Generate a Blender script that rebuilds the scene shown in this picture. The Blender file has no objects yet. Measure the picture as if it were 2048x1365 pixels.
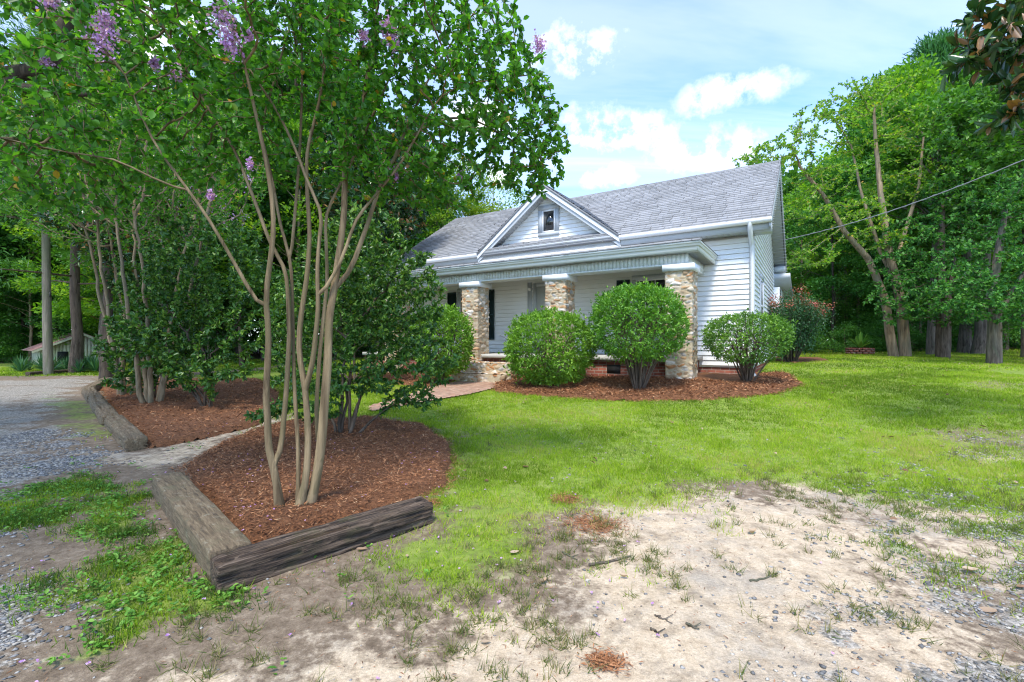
import bpy, math, random
import numpy as np
from mathutils import Vector, Matrix
R = math.radians
rng = np.random.default_rng(11)
random.seed(11)
SC = bpy.context.scene
COL = SC.collection

# ---------------------------------------------------------------- camera
CAMZ = 1.45
FPX, CU, CV = 940.0, 1024.0, 684.0          # focal length and principal point on a 2048 px wide frame
cam_d = bpy.data.cameras.new('camera')
cam = bpy.data.objects.new('camera', cam_d); COL.objects.link(cam)
cam_d.sensor_width = 36.0
cam_d.lens = 36.0 * FPX / 2048
cam_d.clip_end = 2000
cam_d.shift_y = (CV - 682.5) / 2048
cam.location = (0, 0, CAMZ)
cam.rotation_euler = (R(90), 0, 0)
SC.camera = cam

# ---------------------------------------------------------------- light
SUN_EL, SUN_AZ = 58.0, 198.0                 # azimuth clockwise from +Y
w = bpy.data.worlds.new('World'); SC.world = w; w.use_nodes = True
SKY_STRENGTH = 0.15
sun_d = bpy.data.lights.new('sun', 'SUN'); sun = bpy.data.objects.new('sun', sun_d); COL.objects.link(sun)
sun_d.energy = 1.5; sun_d.angle = R(14.0); sun_d.color = (1.0, 0.94, 0.84)
sd = Vector((math.sin(R(SUN_AZ)) * math.cos(R(SUN_EL)), math.cos(R(SUN_AZ)) * math.cos(R(SUN_EL)), math.sin(R(SUN_EL))))
sun.location = sd * 40
sun.rotation_euler = sd.to_track_quat('Z', 'Y').to_euler()
SC.view_settings.view_transform = 'Standard'; SC.view_settings.look = 'None'
SC.view_settings.exposure = 1.68; SC.view_settings.gamma = 1
SC.render.engine = 'CYCLES'
cy = SC.cycles
cy.max_bounces = 6; cy.diffuse_bounces = 4; cy.glossy_bounces = 2; cy.transmission_bounces = 3; cy.transparent_max_bounces = 4
cy.use_denoising = True; cy.pixel_filter_type = 'BLACKMAN_HARRIS'; cy.filter_width = 1.15

class NT:
    """small helper round a node tree"""
    def __init__(s, tree):
        s.t = tree; tree.nodes.clear()
    def n(s, typ, ins=None, **kw):
        nd = s.t.nodes.new(typ)
        for k, v in kw.items(): setattr(nd, k, v)
        for k, v in (ins or {}).items():
            if isinstance(v, tuple) and len(v) == 2 and hasattr(v[0], 'outputs'): s.t.links.new(v[0].outputs[v[1]], nd.inputs[k])
            elif hasattr(v, 'outputs'): s.t.links.new(v.outputs[0], nd.inputs[k])
            else:
                sock = nd.inputs[k]
                if hasattr(v, '__len__') and len(v) == 3 and sock.type == 'RGBA': v = (*v, 1)
                sock.default_value = v
        return nd
    def math(s, op, a, b=0.0, clamp=False):
        return s.n('ShaderNodeMath', {0: a, 1: b}, operation=op, use_clamp=clamp)
    def ramp(s, fac, stops, interp='LINEAR'):
        nd = s.n('ShaderNodeValToRGB', {'Fac': fac}); cr = nd.color_ramp; cr.interpolation = interp
        while len(cr.elements) < len(stops): cr.elements.new(0.5)
        for e, (p, c) in zip(cr.elements, stops):
            e.position = p; e.color = (*c, 1) if hasattr(c, '__len__') else (c, c, c, 1)
        return nd
    def mix(s, fac, a, b, blend='MIX'):
        return s.n('ShaderNodeMix', {0: fac, 6: a, 7: b}, data_type='RGBA', blend_type=blend)
    def mixout(s, m): return (m, 2)
    def noise(s, vec, scale, detail=4, rough=0.55, dist=0.0):
        return s.n('ShaderNodeTexNoise', {'Vector': vec, 'Scale': scale, 'Detail': detail, 'Roughness': rough, 'Distortion': dist})

# sky: Nishita with clouds mixed in by direction
nt = NT(w.node_tree)
sky = nt.n('ShaderNodeTexSky', sky_type='NISHITA', sun_disc=False, sun_elevation=R(SUN_EL), sun_rotation=R(SUN_AZ), air_density=1.0, dust_density=0.4, ozone_density=2.2)
tc = nt.n('ShaderNodeTexCoord'); gen = (tc, 'Generated')
sep = nt.n('ShaderNodeSeparateXYZ', {0: gen})
dz = nt.math('MAXIMUM', (sep, 2), 0.03)
dz2 = nt.math('ADD', dz, 0.12)
px = nt.math('DIVIDE', (sep, 0), dz2); py = nt.math('DIVIDE', (sep, 1), dz2)
pv = nt.n('ShaderNodeCombineXYZ', {0: px, 1: py})
mp = nt.n('ShaderNodeMapping', {0: pv, 2: (0, 0, R(-8)), 3: (0.16, 0.95, 1.0)})
streak = nt.noise(mp, 1.5, 7, 0.6, 0.5)
st = nt.ramp(streak, [(0.34, 0.0), (0.52, 0.4), (0.70, 0.8)], 'EASE')
puffs = None
warp = nt.noise(gen, 9.0, 6, 0.62)
wv = nt.n('ShaderNodeVectorMath', {0: (warp, 'Color'), 1: (0.5, 0.5, 0.5)}, operation='SUBTRACT')
wv2 = nt.n('ShaderNodeVectorMath', {0: wv, 3: 0.09}, operation='SCALE')
dirw = nt.n('ShaderNodeVectorMath', {0: gen, 1: wv2}, operation='ADD')
for (u, v, rx, rz) in [(1235, 268, .14, .034), (1180, 268, .07, .046), (1385, 305, .10, .034), (1470, 186, .10, .026), (1150, 98, .10, .034), (1215, 360, .06, .024),
                       (960, 240, .08, .036), (1010, 345, .05, .024), (240, 60, .3, .06), (1470, 310, .08, .032), (-900, 300, .5, .08), (3200, 250, .5, .1)]:
    c = Vector((u - CU, FPX, CV - v)).normalized()
    rx, rz = rx * 1.05, rz * 1.2
    df = nt.n('ShaderNodeVectorMath', {0: dirw, 1: tuple(c)}, operation='SUBTRACT')
    ds = nt.n('ShaderNodeVectorMath', {0: df, 1: (1 / rx, 1 / rx, 1 / rz)}, operation='MULTIPLY')
    ln = nt.n('ShaderNodeVectorMath', {0: ds}, operation='LENGTH')
    f = nt.n('ShaderNodeMapRange', {0: (ln, 1), 1: 1.35, 2: 0.25, 3: 0.0, 4: 1.0}, interpolation_type='SMOOTHSTEP')
    puffs = f if puffs is None else nt.math('MAXIMUM', puffs, f)
det = nt.noise(gen, 16.0, 7, 0.65)
pd = nt.math('MULTIPLY', puffs, nt.n('ShaderNodeMapRange', {0: det, 1: 0.36, 2: 0.60, 3: 0.0, 4: 1.1}), clamp=True)
amt = nt.math('MAXIMUM', nt.math('MULTIPLY', st, 0.72), pd, clamp=True)
hz = nt.n('ShaderNodeMapRange', {0: (sep, 2), 1: 0.0, 2: 0.5, 3: 0.12, 4: 0.0})
amt2 = nt.math('MAXIMUM', amt, hz)
skyb = nt.mix(1.0, sky, (0.66, 0.80, 1.0), 'MULTIPLY')
cm = nt.mix(amt2, (skyb, 2), (3.3, 3.38, 3.5))
bg = nt.n('ShaderNodeBackground', {'Color': (cm, 2), 'Strength': SKY_STRENGTH})
nt.n('ShaderNodeOutputWorld', {0: bg})

# ---------------------------------------------------------------- terrain height
CP = np.array([(0, 0, 0), (-3, 1, 0), (3, 1, 0), (-1.8, 3.9, .02), (-4.8, 6.1, .05), (4, 4, .02), (0, 4, .02), (8, 5, .12), (.5, 7, .15), (-2.5, 7, .1),
  (2.9, 9.4, .36), (5, 8, .3), (9, 8, .42), (3.8, 10.6, .56), (6, 11.6, .55), (-1.1, 12.6, .36), (-3, 12.5, .36), (-5, 18, .4), (12, 14, .80),
  (14.5, 18, .88), (14, 21, .92), (25, 25, 1.0), (10, 25, .92), (5, 30, .9), (16, 10, .6), (-17.9, 18, .22), (-22, 24, .15), (-11, 12.1, .14),
  (-20, 10, .1), (-10, 8, .08), (-30, 30, .2), (-6.1, 9.7, .11), (-40, 10, .1), (40, 10, .9), (40, 40, 1.2), (-40, 50, .4), (0, 50, .9), (0, -10, -.05),
  (20, -6, .1), (-20, -6, 0), (60, 60, 1.3), (-60, 60, .4), (70, -20, .5), (-70, -20, 0)], float)
def _k(d2): return d2 * np.log(d2 + 1e-9) * 0.5
_D = ((CP[:, None, :2] - CP[None, :, :2]) ** 2).sum(-1)
_n = len(CP); _A = np.zeros((_n + 3, _n + 3)); _A[:_n, :_n] = _k(_D) + np.eye(_n) * 0.3
_A[:_n, _n] = 1; _A[:_n, _n + 1:] = CP[:, :2]; _A[_n, :_n] = 1; _A[_n + 1:, :_n] = CP[:, :2].T
_W = np.linalg.solve(_A, np.concatenate([CP[:, 2], np.zeros(3)]))
def gh(x, y):
    x = np.asarray(x, float); y = np.asarray(y, float); shp = x.shape
    x = x.ravel(); y = y.ravel()
    xc = np.clip(x, -70, 70); yc = np.clip(y, -25, 70)
    out = np.zeros(len(xc))
    for i in range(0, len(xc), 60000):
        d2 = (xc[i:i+60000, None] - CP[None, :, 0]) ** 2 + (yc[i:i+60000, None] - CP[None, :, 1]) ** 2
        out[i:i+60000] = _k(d2) @ _W[:_n] + _W[_n] + xc[i:i+60000] * _W[_n + 1] + yc[i:i+60000] * _W[_n + 2]
    return out.reshape(shp)
def g1(x, y): return float(gh(np.array([x]), np.array([y]))[0])
def P(u, v, Y):                                # a photograph pixel at depth Y
    return np.array([(u - CU) / FPX * Y, Y, CAMZ - (v - CV) / FPX * Y])
def G(u, v):                                   # where the sight line of a pixel meets the ground
    Y = np.concatenate([np.arange(.8, 12, .01), np.arange(12, 70, .05)])
    X = (u - CU) / FPX * Y; Z = CAMZ - (v - CV) / FPX * Y
    k = np.where(Z < gh(X, Y))[0]
    i = k[0] if len(k) else len(Y) - 1
    return float(X[i]), float(Y[i])

# ---------------------------------------------------------------- noise, polygons
def vnoise(x, y, seed=0):
    x = np.asarray(x, float); y = np.asarray(y, float)
    xi = np.floor(x).astype(np.int64); yi = np.floor(y).astype(np.int64); fx = x - xi; fy = y - yi
    fx = fx * fx * (3 - 2 * fx); fy = fy * fy * (3 - 2 * fy)
    def h(a, b):
        n = (a * 374761393 + b * 668265263 + seed * 1442695041) & 0xffffffff
        n = ((n ^ (n >> 13)) * 1274126177) & 0xffffffff
        return ((n ^ (n >> 16)) & 0xffff) / 65535.0
    return (h(xi, yi) * (1 - fx) + h(xi + 1, yi) * fx) * (1 - fy) + (h(xi, yi + 1) * (1 - fx) + h(xi + 1, yi + 1) * fx) * fy
def fbm(x, y, seed=0, o=4):
    s = 0; a = .5
    for i in range(o):
        s = s + a * vnoise(x * 2 ** i, y * 2 ** i, seed + i * 17); a *= .5
    return s / (1 - .5 ** o)
def sdf(poly, x, y):
    """signed distance to a polygon, positive inside"""
    pts = np.array(poly); x = np.asarray(x, float); y = np.asarray(y, float)
    d = np.full(x.shape, 1e9); ins = np.zeros(x.shape, bool)
    for i in range(len(pts)):
        ax, ay = pts[i]; bx, by = pts[(i + 1) % len(pts)]
        ex, ey = bx - ax, by - ay
        t = np.clip(((x - ax) * ex + (y - ay) * ey) / (ex * ex + ey * ey + 1e-12), 0, 1)
        d = np.minimum(d, (x - ax - t * ex) ** 2 + (y - ay - t * ey) ** 2)
        c = ((ay > y) != (by > y)) & (x < (bx - ax) * (y - ay) / (by - ay + 1e-12) + ax)
        ins ^= c
    d = np.sqrt(d)
    return np.where(ins, d, -d)
def sm(x, a, b):
    t = np.clip((x - a) / (b - a), 0, 1); return t * t * (3 - 2 * t)
def GP(l): return [G(*p) for p in l]

# house frame: local x to the right along the facade, local y back, origin at the front right corner
HX, HY = 5.95, 11.6
AX = np.array([.843, -.538]); BX = np.array([.538, .843])
HROT = math.atan2(-.538, .843)
def H2W(x, y): return HX + x * AX[0] + y * BX[0], HY + x * AX[1] + y * BX[1]

POLY = {}
POLY['lawn'] = GP([(740, 832), (800, 850), (880, 868), (918, 920), (905, 990), (880, 1050), (800, 1120), (730, 1185), (860, 1195), (1000, 1175), (1090, 1120), (1100, 1040), (1180, 1005),
    (1300, 990), (1450, 965), (1600, 955), (1800, 985), (1950, 1000), (2048, 1000)]) + [(14, 4), (40, 6), (45, 32), (-8, 32), (-11, 15), (-8, 12.5), (-5.2, 10.2), (-3.2, 7.6)]
POLY['weeds'] = GP([(150, 935), (290, 970), (420, 1160), (600, 1170), (560, 1230), (430, 1290), (330, 1365), (60, 1365), (0, 1365), (120, 1290), (190, 1220), (60, 1120), (-60, 1060), (0, 980)])
POLY['weeds2'] = GP([(90, 785), (190, 800), (240, 870), (200, 885), (130, 860), (70, 830)])
POLY['farleft'] = [(-45, 12), (-20.6, 16.4), (-13, 17.4), (-11, 20), (-10, 34), (-45, 34)]
POLY['sand'] = GP([(1100, 1015), (1400, 968), (1600, 955), (1760, 1010), (1800, 1120), (1900, 1240), (1960, 1360)]) + [(1.9, .9), (-.6, .9)] + GP([(200, 1365), (360, 1290), (600, 1215), (820, 1200), (1000, 1175), (1110, 1110)])
POLY['gravR'] = GP([(1800, 930), (2048, 890)]) + [(12, 5.0), (8, .8), (1.2, .8)] + GP([(1600, 1365), (1500, 1250), (1760, 1200), (1790, 1120), (1680, 1030)])
POLY['thin'] = GP([(1480, 955), (1800, 930), (2048, 900)]) + [(9, 5), (9, 3)] + GP([(2048, 1230), (1850, 1130), (1640, 1015)])
POLY['gravL'] = GP([(-900, 800), (0, 762), (190, 753), (215, 762), (170, 780), (110, 860), (230, 925), (170, 950), (60, 1000), (80, 1100), (190, 1200), (130, 1300), (20, 1365)]) + [(-3, .8), (-12, .8)]
POLY['path'] = GP([(130, 905), (290, 945), (372, 925), (480, 868), (620, 838), (780, 830), (760, 805), (500, 845), (290, 905)])
POLY['brick'] = GP([(1035, 766), (1010, 776), (940, 792), (830, 812), (745, 826), (730, 815), (800, 796), (850, 779), (915, 765)])
POLY['bed1'] = GP([(368, 938), (430, 900), (520, 862), (620, 846), (740, 842), (850, 857), (900, 887), (908, 925), (885, 975), (868, 990), (700, 1045), (490, 1095), (440, 1060)])
POLY['bed2'] = GP([(200, 776), (300, 760), (520, 762), (560, 790), (560, 815), (520, 850), (400, 880), (300, 900), (270, 885), (230, 830)])
POLY['bed3'] = GP([(985, 783), (1050, 791), (1200, 802), (1400, 802), (1540, 791), (1605, 773), (1580, 752)]) + [H2W(.5, 1.5), H2W(-.2, .2), H2W(-1.2, -.2), H2W(-5.6, -1.7), H2W(-5.9, -2.6)]
POLY['bed4'] = GP([(850, 780), (915, 763), (925, 756)]) + [H2W(-7.5, -1.7), H2W(-10.5, -1.7), H2W(-10.8, -3.6)]
POLY['bed5'] = GP([(1545, 724), (1590, 727), (1660, 722), (1640, 716), (1550, 716)])
def masks(x, y):
    n1 = fbm(x * .9, y * .9, 3); n2 = fbm(x * 3.1, y * 3.1, 9); n = (n1 - .5) * 1.0 + (n2 - .5) * .6
    lawn = sm(sdf(POLY['lawn'], x, y) + n * 1.7, -.75, .55)
    lawn = lawn * np.where(y < 12, 1, 1)
    weeds = sm(sdf(POLY['weeds'], x, y) + n * .9, -.1, .3) * sm(n1 * .5 + n2 * .5, .36, .54)
    weeds = np.maximum(weeds, sm(sdf(POLY['weeds2'], x, y) + n * 1.2, -.2, .4) * .8)
    fl = sm(sdf(POLY['farleft'], x, y) + n * 1, -.3, .5)
    sand = sm(sdf(POLY['sand'], x, y) + n * 1.6, -.7, .8); thin = sm(sdf(POLY['thin'], x, y) + n * 1.4, -.3, .6) * sm(n2 * .6 + n1 * .4, .42, .62); sand = np.maximum(sand, sm(sdf(POLY['thin'], x, y) + n * 1.2, -.5, .5) * .62)
    path = sm(sdf(POLY['path'], x, y) + n * .4, -.2, .2)
    gr = np.maximum(sm(sdf(POLY['gravR'], x, y) + n * 1.3, -.5, 1.0) * .8 * sm(n2, .34, .56), sm(sdf(POLY['gravL'], x, y) + n * .9, -.25, .5) * (.45 + .55 * sm(n2, .38, .55)))
    bare = sm(sdf([(9.0, 9.2), (17, 9.6), (17, 10.6), (13.5, 11.2), (10, 10.3)], x, y) + n * 1.6, -.3, .5) * .5
    bare = np.maximum(bare, sm(sdf([(5.2, 5.2), (9.5, 5.6), (9.5, 6.8), (6.0, 6.3)], x, y) + n * 1.8, -.3, .5) * .6)
    lawn = np.maximum(np.maximum(lawn * (1 - bare), thin * .55), 0)
    return dict(grass=np.clip(np.maximum(np.maximum(lawn, weeds * .75), fl), 0, 1), lawn=lawn, weeds=weeds, sand=np.clip(np.maximum(sand, path * .62), 0, 1), gravel=np.clip(gr, 0, 1), sdl=sdf(POLY['lawn'], x, y))
def in_bed(x, y, m=0.0):
    r = np.zeros(np.shape(x), bool)
    for k in ('bed1', 'bed2', 'bed3', 'bed4', 'bed5'): r |= sdf(POLY[k], x, y) > m
    return r
def in_house(x, y):
    lx = (x - HX) * AX[0] + (y - HY) * AX[1]; ly = (x - HX) * BX[0] + (y - HY) * BX[1]
    return ((lx > -12.4) & (lx < .05) & (ly > -1.9) & (ly < 9.6)) | ((lx > -7.3) & (lx < -5.5) & (ly > -3) & (ly < 0))

# ---------------------------------------------------------------- mesh builder
class MB:
    def __init__(s): s.V = []; s.F = []; s.n = 0
    def add(s, V, F, mat=0, rnd=None):
        V = np.asarray(V, float).reshape(-1, 3); F = np.asarray(F, np.int64)
        if len(F) == 0: return s
        if rnd is None: rnd = 0.5
        s.V.append(V); s.F.append((F + s.n, np.full(len(F), mat, np.int32), np.broadcast_to(np.asarray(rnd, np.float32), (len(F),)).copy()))
        s.n += len(V); return s
    def box(s, c, d, mat=0, rot=None, rnd=None):
        c = np.array(c, float); d = np.array(d, float) / 2
        v = np.array([(x, y, z) for x in (-1, 1) for y in (-1, 1) for z in (-1, 1)], float) * d
        if rot is not None: v = v @ np.array(Matrix.Rotation(rot[1], 3, rot[0])).T
        return s.add(v + c, [(0, 1, 3, 2), (4, 6, 7, 5), (0, 4, 5, 1), (2, 3, 7, 6), (0, 2, 6, 4), (1, 5, 7, 3)], mat, rnd)
    def bb(s, x0, x1, y0, y1, z0, z1, mat=0, rnd=None):
        return s.box(((x0 + x1) / 2, (y0 + y1) / 2, (z0 + z1) / 2), (x1 - x0, y1 - y0, z1 - z0), mat, None, rnd)
    def prism(s, poly, vec, mat=0, rnd=None):
        """closed prism: polygon (n,3) swept by vec"""
        p = np.array(poly, float); n = len(p); q = p + np.array(vec, float)
        s.add(np.vstack([p, q]), [(i, (i + 1) % n, n + (i + 1) % n, n + i) for i in range(n)], mat, rnd)
        if n == 4:
            s.add(p, [(3, 2, 1, 0)], mat, rnd); s.add(q, [(0, 1, 2, 3)], mat, rnd)
        else:
            s.add(p, [(0, i + 1, i) for i in range(1, n - 1)], mat, rnd); s.add(q, [(0, i, i + 1) for i in range(1, n - 1)], mat, rnd)
        return s
    def tube(s, pts, rad, sides=6, mat=0, rnd=None, cap=True):
        p = np.array(pts, float); n = len(p)
        if n < 2: return s
        r = np.broadcast_to(np.asarray(rad, float), (n,))
        t = np.gradient(p, axis=0); t /= np.linalg.norm(t, axis=1)[:, None] + 1e-9
        u = np.cross(t[0], (0, 0, 1.0)); 
        if np.linalg.norm(u) < 1e-3: u = np.array([1.0, 0, 0])
        u /= np.linalg.norm(u); V = []
        ang = np.arange(sides) * 2 * math.pi / sides
        for i in range(n):
            u = u - t[i] * (u @ t[i]); u /= np.linalg.norm(u) + 1e-9; w_ = np.cross(t[i], u)
            V.append(p[i] + r[i] * (np.cos(ang)[:, None] * u + np.sin(ang)[:, None] * w_))
        V = np.vstack(V); j = np.arange(sides); k = (j + 1) % sides
        F = np.vstack([np.stack([i * sides + j, i * sides + k, (i + 1) * sides + k, (i + 1) * sides + j], 1) for i in range(n - 1)])
        s.add(V, F, mat, rnd)
        if cap:
            s.add(np.vstack([V[-sides:], p[-1:]]), [(a, b, sides) for a, b in zip(j, k)], mat, rnd)
            s.add(np.vstack([V[:sides], p[:1]]), [(b, a, sides) for a, b in zip(j, k)], mat, rnd)
        return s
    def leaves(s, C, D, N, L, W, rnd, mat=0, shape='oval', fold=.25):
        n = len(C); D = D / (np.linalg.norm(D, axis=1)[:, None] + 1e-9)
        S = np.cross(D, N); S /= np.linalg.norm(S, axis=1)[:, None] + 1e-9; N = np.cross(S, D)
        L = np.broadcast_to(L, (n,))[:, None]; W = np.broadcast_to(W, (n,))[:, None] * .5
        b = np.arange(n)[:, None]
        if shape == 'oval':
            V = np.stack([C, C + D * L * .3 + S * W * .9 + N * W * fold, C + D * L * .68 + S * W * .85 + N * W * fold, C + D * L - N * L * .12,
                          C + D * L * .68 - S * W * .85 + N * W * fold, C + D * L * .3 - S * W * .9 + N * W * fold], 1).reshape(-1, 3)
            F = np.vstack([b * 6 + np.array([[0, 1, 2, 3]]), b * 6 + np.array([[0, 3, 4, 5]])]); rr = np.concatenate([rnd, rnd])
        elif shape == 'diamond':
            V = np.stack([C, C + D * L * .5 + S * W + N * W * fold, C + D * L, C + D * L * .5 - S * W + N * W * fold], 1).reshape(-1, 3)
            F = b * 4 + np.array([[0, 1, 2, 3]]); rr = rnd
        else:   # blade
            V = np.stack([C - S * W, C + S * W, C + D * L + N * L * .25], 1).reshape(-1, 3); F = b * 3 + np.array([[0, 1, 2]]); rr = rnd
        return s.add(V, F, mat, rr)
    def data(s, name, mats, smooth=False, attrs=None):
        me = bpy.data.meshes.new(name)
        V = np.vstack(s.V) if s.V else np.zeros((0, 3))
        me.vertices.add(len(V)); me.vertices.foreach_set('co', V.astype(np.float32).ravel())
        tot = np.concatenate([np.full(len(f), f.shape[1], np.int32) for f, _, _ in s.F])
        li = np.concatenate([f.ravel() for f, _, _ in s.F]).astype(np.int32)
        st_ = np.concatenate([[0], np.cumsum(tot)[:-1]]).astype(np.int32)
        me.loops.add(len(li)); me.loops.foreach_set('vertex_index', li)
        me.polygons.add(len(tot)); me.polygons.foreach_set('loop_start', st_)
        try: me.polygons.foreach_set('loop_total', tot)
        except Exception: pass
        me.polygons.foreach_set('material_index', np.concatenate([m for _, m, _ in s.F]))
        if smooth: me.polygons.foreach_set('use_smooth', np.ones(len(tot), bool))
        at = me.attributes.new('rnd', 'FLOAT', 'FACE'); at.data.foreach_set('value', np.concatenate([r for _, _, r in s.F]))
        for k, a in (attrs or {}).items():
            at = me.attributes.new(k, 'FLOAT', 'POINT'); at.data.foreach_set('value', np.asarray(a, np.float32))
        for m in (mats if isinstance(mats, (list, tuple)) else [mats]): me.materials.append(m)
        me.update(calc_edges=True); me.validate(); return me
    def build(s, name, mats, parent=None, smooth=False, attrs=None, loc=None):
        o = bpy.data.objects.new(name, s.data(name, mats, smooth, attrs)); COL.objects.link(o)
        if parent is not None: o.parent = parent
        if loc is not None: o.location = loc
        return o
def tag(o, label=None, cat=None, group=None, kind=None):
    if label: o['label'] = label
    if cat: o['category'] = cat
    if group: o['group'] = group
    if kind: o['kind'] = kind
    return o
def empty(name, loc, rz=0, label=None, cat=None, group=None):
    o = bpy.data.objects.new(name, None); COL.objects.link(o); o.location = loc; o.rotation_euler = (0, 0, rz)
    o.empty_display_size = .2
    return tag(o, label, cat, group)
def copy_tree(root, loc, rz=0, sc=1.0, label=None, group=None):
    r = root.copy(); COL.objects.link(r); r.location = loc; r.rotation_euler = (0, 0, rz); r.scale = (sc, sc, sc) if not hasattr(sc, '__len__') else sc
    if label: r['label'] = label
    if group: r['group'] = group
    for ch in list(root.children):
        c = ch.copy(); COL.objects.link(c); c.parent = r
        for g in list(ch.children):
            d = g.copy(); COL.objects.link(d); d.parent = c
    return r

# ---------------------------------------------------------------- materials
MATS = {}
def newmat(name):
    m = bpy.data.materials.new(name); m.use_nodes = True; MATS[name] = m; return m, NT(m.node_tree)
def out(nt_, sh): nt_.n('ShaderNodeOutputMaterial', {0: sh})
def simple(name, col, rough=.6, var=.12, scale=6, bump=.0, bscale=40, spec=.4, metallic=0, coords='Object'):
    m, t = newmat(name); c = t.n('ShaderNodeTexCoord')
    nz = t.noise((c, coords), scale, 5)
    hs = t.ramp(nz, [(.3, 1 - var), (.7, 1 + var)])
    mx = t.mix(1.0, col, hs, 'MULTIPLY')
    ins = {'Base Color': (mx, 2), 'Roughness': rough, 'Specular IOR Level': spec, 'Metallic': metallic}
    if bump: ins['Normal'] = t.n('ShaderNodeBump', {'Strength': bump, 'Distance': .01, 'Height': t.noise((c, coords), bscale, 5)})
    out(t, t.n('ShaderNodeBsdfPrincipled', ins)); return m
def leafmat(name, stops, trans=.35, rough=.42, spec=.5, gain=1.35):
    """leaf colours picked per leaf, with a share of translucency"""
    m, t = newmat(name); a = t.n('ShaderNodeAttribute', attribute_name='rnd')
    c = t.ramp((a, 'Fac'), [(p_, tuple(min(.8, x * gain) for x in q_)) for p_, q_ in stops])
    tr = t.mix(1.0, c, (1.25, 1.35, .55), 'MULTIPLY')
    p = t.n('ShaderNodeBsdfPrincipled', {'Base Color': c, 'Roughness': rough, 'Specular IOR Level': spec})
    tl = t.n('ShaderNodeBsdfTranslucent', {'Color': (tr, 2)})
    out(t, t.n('ShaderNodeMixShader', {0: trans, 1: p, 2: tl})); return m
def barkmat(name, c1, c2, scale=8, zs=.12, bump=.5, c3=None):
    m, t = newmat(name); c = t.n('ShaderNodeTexCoord')
    mp_ = t.n('ShaderNodeMapping', {0: (c, 'Object'), 3: (1, 1, zs)})
    nz = t.noise(mp_, scale, 7, .65, .6)
    n2 = t.noise(t.n('ShaderNodeMapping', {0: (c, 'Object'), 3: (1, 1, .3)}), 6 if name == 'bark_myrtle' else 2.6, 4, .6, .5)
    col = t.ramp(nz, [(.36, c1), (.62, c2)])
    mx = t.mix(t.ramp(n2, [(.50, 0.), (.56, .7)]), col, c3 or tuple(x * .75 for x in c2))
    b = t.n('ShaderNodeBump', {'Strength': bump, 'Distance': .03, 'Height': nz})
    out(t, t.n('ShaderNodeBsdfPrincipled', {'Base Color': (mx, 2), 'Roughness': .85, 'Normal': b, 'Specular IOR Level': .2})); return m

leafmat('leaf_myrtle', [(0, (.022, .085, .012)), (.5, (.048, .155, .014)), (.988, (.10, .25, .022)), (1, (.40, .20, .02))], .5, .42, gain=1.65)
leafmat('leaf_camellia', [(0, (.014, .046, .010)), (.6, (.032, .085, .014)), (1, (.10, .17, .025))], .28, .36, .45, gain=2.2)
leafmat('leaf_privet', [(0, (.035, .12, .016)), (.55, (.085, .22, .020)), (1, (.21, .38, .035))], .3, .38)
leafmat('leaf_azalea', [(0, (.040, .10, .010)), (.5, (.09, .20, .014)), (1, (.20, .34, .03))], .3, .45, gain=1.5)
leafmat('leaf_azalea_loose', [(0, (.035, .095, .016)), (.5, (.07, .17, .022)), (1, (.18, .32, .03))], .3, .45)
leafmat('leaf_holly', [(0, (.015, .065, .014)), (.5, (.035, .12, .020)), (1, (.08, .20, .03))], .28, .55, .25, gain=1.7)
leafmat('leaf_maple', [(0, (.05, .13, .012)), (.5, (.10, .22, .018)), (.97, (.24, .34, .03)), (1, (.45, .25, .03))], .5, .5, gain=1.6)
leafmat('leaf_yellow', [(0, (.08, .15, .015)), (.5, (.15, .24, .02)), (1, (.28, .34, .04))], .5, .5)
leafmat('leaf_forest', [(0, (.022, .075, .012)), (.5, (.045, .13, .016)), (1, (.10, .22, .022))], .38, .5, gain=1.75)
leafmat('leaf_forest_deep', [(0, (.010, .045, .008)), (.5, (.025, .085, .012)), (1, (.055, .15, .016))], .3, .5, gain=1.9)
leafmat('leaf_pine', [(0, (.03, .10, .035)), (.5, (.05, .16, .05)), (1, (.09, .22, .06))], .2, .5, gain=1.5)
leafmat('leaf_magnolia', [(0, (.012, .045, .014)), (.62, (.025, .075, .018)), (.86, (.06, .11, .02)), (.88, (.16, .085, .03)), (1, (.22, .12, .04))], .12, .25, .6)
leafmat('leaf_nandina', [(0, (.018, .06, .025)), (.6, (.03, .085, .03)), (.68, (.10, .08, .03)), (1, (.42, .10, .09))], .25, .5, gain=1.5)
leafmat('leaf_yucca', [(0, (.02, .07, .03)), (.6, (.04, .12, .045)), (1, (.09, .2, .06))], .15, .45)
leafmat('grass', [(0, (.085, .15, .009)), (.5, (.215, .33, .016)), (.9, (.36, .47, .03)), (1, (.42, .36, .13))], .35, .6, .2, 1.12)
leafmat('grass_shaded', [(0, (.035, .085, .012)), (.5, (.075, .15, .02)), (1, (.15, .23, .035))], .3, .6, .2, 1.1)  # darker grass for the left patch, tree shade put into the colour
leafmat('dry_grass', [(0, (.06, .10, .02)), (.5, (.13, .16, .04)), (1, (.28, .24, .10))], .25, .7, .2, 1.0)
leafmat('weed_leaf', [(0, (.05, .14, .02)), (.5, (.09, .23, .025)), (1, (.19, .34, .06))], .3, .5, .3)
leafmat('petal', [(0, (.46, .22, .60)), (.5, (.62, .36, .74)), (1, (.80, .56, .86))], .3, .6, .2, 1.0)
leafmat('dead_leaf', [(0, (.18, .10, .055)), (.5, (.30, .19, .115)), (1, (.46, .35, .24))], .1, .7, .2, 1.0)
barkmat('bark_myrtle', (.10, .07, .038), (.315, .235, .13), 13, .08, .6, (.155, .125, .062))
barkmat('bark_grey', (.06, .048, .036), (.20, .165, .125), 14, .12, .9, (.11, .12, .075))
barkmat('bark_brown', (.055, .040, .029), (.175, .132, .096), 14, .15, .9)
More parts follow.
